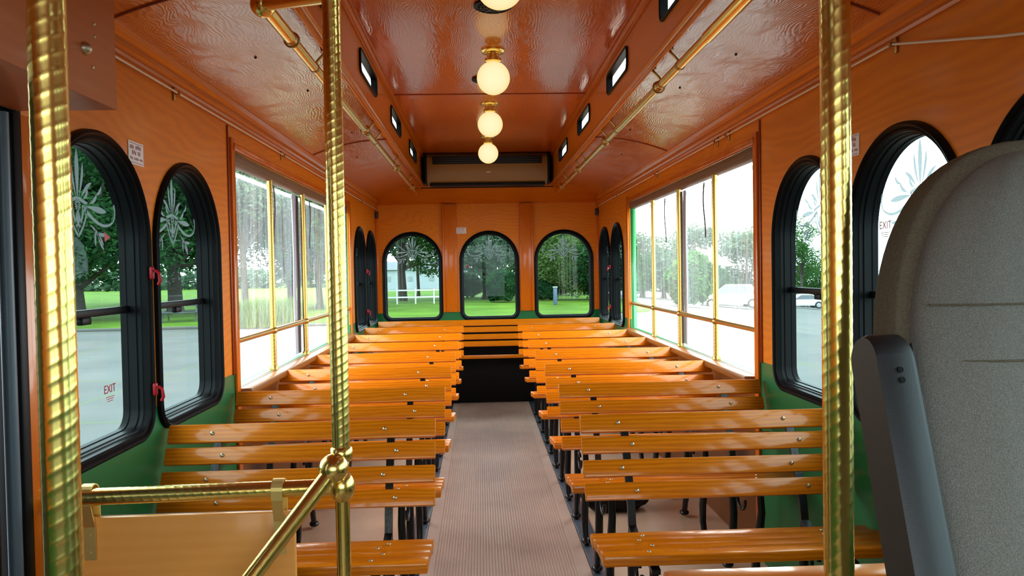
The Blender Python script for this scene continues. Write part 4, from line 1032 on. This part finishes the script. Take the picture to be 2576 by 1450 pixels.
# lamp post
t = empty('lamp_post', (sx(1815, 60), 60, gz(sx(1815, 60)))); tag(t, 'tall thin pale lamp post beyond the pavement in the right opening', 'lamp post')
bm = bmesh.new(); tube(bm, [Vector((0, 0, 0)), Vector((0, 0, 8.0))], [.09, .05], 10); fin(bm, 'mast', M_carw, t)
bm = bmesh.new(); box(bm, (-.35, 0, 8.0), (.8, .2, .10), bev=.03); fin(bm, 'lamp_head', M_metalgrey, t)
g = empty('blue_post', (sx(1396, 45), 45, .04)); tag(g, 'small blue-grey post standing on the lawn before the olive bush', 'post')
bm = bmesh.new(); box(bm, (0, 0, .5), (.22, .22, 1.0), bev=.03); fin(bm, 'post_body', simple('blue_grey_paint', (.05, .08, .14, 1), .5), g)
bm = bmesh.new(); box(bm, (0, 0, 1.04), (.28, .28, .08), bev=.02); fin(bm, 'post_cap', M_metalgrey, g)
# cars
def car(name, x, y, rz, paint, label, L=4.3, H=1.42, low=False):
    t = empty(name, (x, y, gz(x)), rz); tag(t, label, 'car')
    hl = L/2
    if low: top = [(-hl, .45), (-hl+.05, .78), (-1.25, .88), (-.75, 1.24), (.25, 1.26), (.95, .90), (hl-.15, .72), (hl, .50)]
    else: top = [(-hl, .50), (-hl+.04, .95), (-1.55, 1.02), (-1.15, H), (.45, H+.02), (1.15, 1.0), (hl-.15, .88), (hl, .55)]
    body = [(p_[0], min(p_[1], .95 if not low else .84)) for p_ in top]
    pts = [(-hl, .28)]+body+[(hl, .28)]
    bm = bmesh.new(); prism(bm, pts[::-1], 1, -.86, .86); bmesh.ops.bevel(bm, geom=bm.edges[:], offset=.06, segments=2, affect='EDGES', clamp_overlap=True); fin(bm, 'body', paint, t)
    i0 = 2; cab = [top[2], top[3], top[4], top[5]]
    bm = bmesh.new(); A = [bm.verts.new((p_[0], -.78 if j in (0, 3) else -.62, p_[1]-(.08 if j in (0, 3) else 0))) for j, p_ in enumerate(cab)]; B = [bm.verts.new((v.co.x, -v.co.y, v.co.z)) for v in A]
    bm.faces.new(A); bm.faces.new(B[::-1])
    for j in range(4): bm.faces.new((A[j], A[(j+1) % 4], B[(j+1) % 4], B[j]))
    fin(bm, 'cabin_glass', M_carg, t, smooth=False)
    bm = bmesh.new(); box(bm, ((cab[1][0]+cab[2][0])/2, 0, cab[1][1]+.0), (cab[2][0]-cab[1][0]+.06, 1.28, .05), bev=.02)
    for s in (-1, 1):
        tube(bm, [Vector((cab[0][0], s*.79, cab[0][1]-.06)), Vector((cab[1][0], s*.63, cab[1][1])), Vector((cab[2][0], s*.63, cab[2][1])), Vector((cab[3][0], s*.79, cab[3][1]-.06))], .035, 6)
    fin(bm, 'roof', paint, t)
    for wx in (-hl+.85, hl-.85):
        for s in (-1, 1):
            bm = bmesh.new(); lathe(bm, [(.10, -.10), (.31, -.10), (.325, -.06), (.325, .06), (.31, .10), (.10, .10)], (0, 0, 0), 20, ax=1); w_ = fin(bm, 'wheel', M_tyre, t); w_.location = (wx, s*.80, .325)
            bm = bmesh.new(); lathe(bm, [(.05, -.112), (.19, -.112), (.20, -.10), (.20, .10), (.19, .112), (.05, .112)], (0, 0, 0), 16, ax=1); fin(bm, 'wheel_hub', M_metalgrey, w_)
    for s in (-1, 1):
        bm = bmesh.new(); box(bm, (hl-.03, s*.62, .66), (.06, .3, .12), bev=.02); fin(bm, 'headlamp', M_carg, t)
car('parked_car', sx(1850, 50), 50, 2.75, M_carw, 'pale car parked beyond the pavement seen through the right vinyl curtain', 4.3, 1.5)
car('sports_car', sx(2030, 68), 68, 3.0, M_carw, 'low white car parked outside the first right arched window', 4.1, 1.25, True)

# ------------------------------------------------------------------ world, light, camera
wd = bpy.data.worlds.new('overcast_sky'); SC.world = wd; wd.use_nodes = True; nt = wd.node_tree; nt.nodes.clear()
out = nt.nodes.new('ShaderNodeOutputWorld'); bg = nt.nodes.new('ShaderNodeBackground')
tc = nt.nodes.new('ShaderNodeTexCoord'); sp = nt.nodes.new('ShaderNodeSeparateXYZ'); nt.links.new(tc.outputs['Generated'], sp.inputs[0])
r = ramp(nt, [(0., (.86, .93, .97, 1)), (1., (.92, .97, 1.0, 1))]); nt.links.new(sp.outputs[2], r.inputs[0]); nt.links.new(r.outputs[0], bg.inputs[0]); bg.inputs[1].default_value = 2.6
nt.links.new(bg.outputs[0], out.inputs[0])
def portal(name, loc, rot, sx_, sy_):
    l = bpy.data.lights.new(name, 'AREA'); l.shape = 'RECTANGLE'; l.size = sx_; l.size_y = sy_; l.cycles.is_portal = True
    o = bpy.data.objects.new(name, l); COL.objects.link(o); o.location = loc; o.rotation_euler = rot
portal('sky_portal_left', V(-W-.09, (ON+OF)/2, 0), (0, -PI/2, 0), 1.0, OF-ON)
portal('sky_portal_right', V(W+.09, (ON+OF)/2, 0), (0, PI/2, 0), 1.0, OF-ON)
portal('sky_portal_front', V(0, Y0-.05, 0), (PI/2, 0, 0), 2*W, 1.2)

cam = bpy.data.cameras.new('camera'); co = bpy.data.objects.new('camera', cam); COL.objects.link(co)
cam.sensor_width = 36; cam.sensor_fit = 'HORIZONTAL'; cam.lens = 36*1920/2576; cam.clip_start = .02; cam.clip_end = 600
yw, pt, rl = .0412, -.0237, .0179
fwd = Vector((math.sin(yw)*math.cos(pt), math.cos(yw)*math.cos(pt), math.sin(pt)))
rt = Vector((math.cos(yw), -math.sin(yw), 0)); up = rt.cross(fwd)
r2 = rt*math.cos(rl)-up*math.sin(rl); u2 = up*math.cos(rl)+rt*math.sin(rl)
mw = Matrix.Identity(4)
for i in range(3): mw[i][0] = r2[i]; mw[i][1] = u2[i]; mw[i][2] = -fwd[i]
mw.translation = V(-CX, 0, 0)
co.matrix_world = mw
SC.camera = co
SC.view_settings.view_transform = 'Standard'; SC.view_settings.look = 'None'; SC.view_settings.gamma = 1; SC.view_settings.use_curve_mapping = False
SC.view_settings.exposure = 2.15
SC.cycles.max_bounces = 8; SC.cycles.diffuse_bounces = 6; SC.cycles.transparent_max_bounces = 12
SC.cycles.use_denoising = True
SC.cycles.sample_clamp_indirect = 6
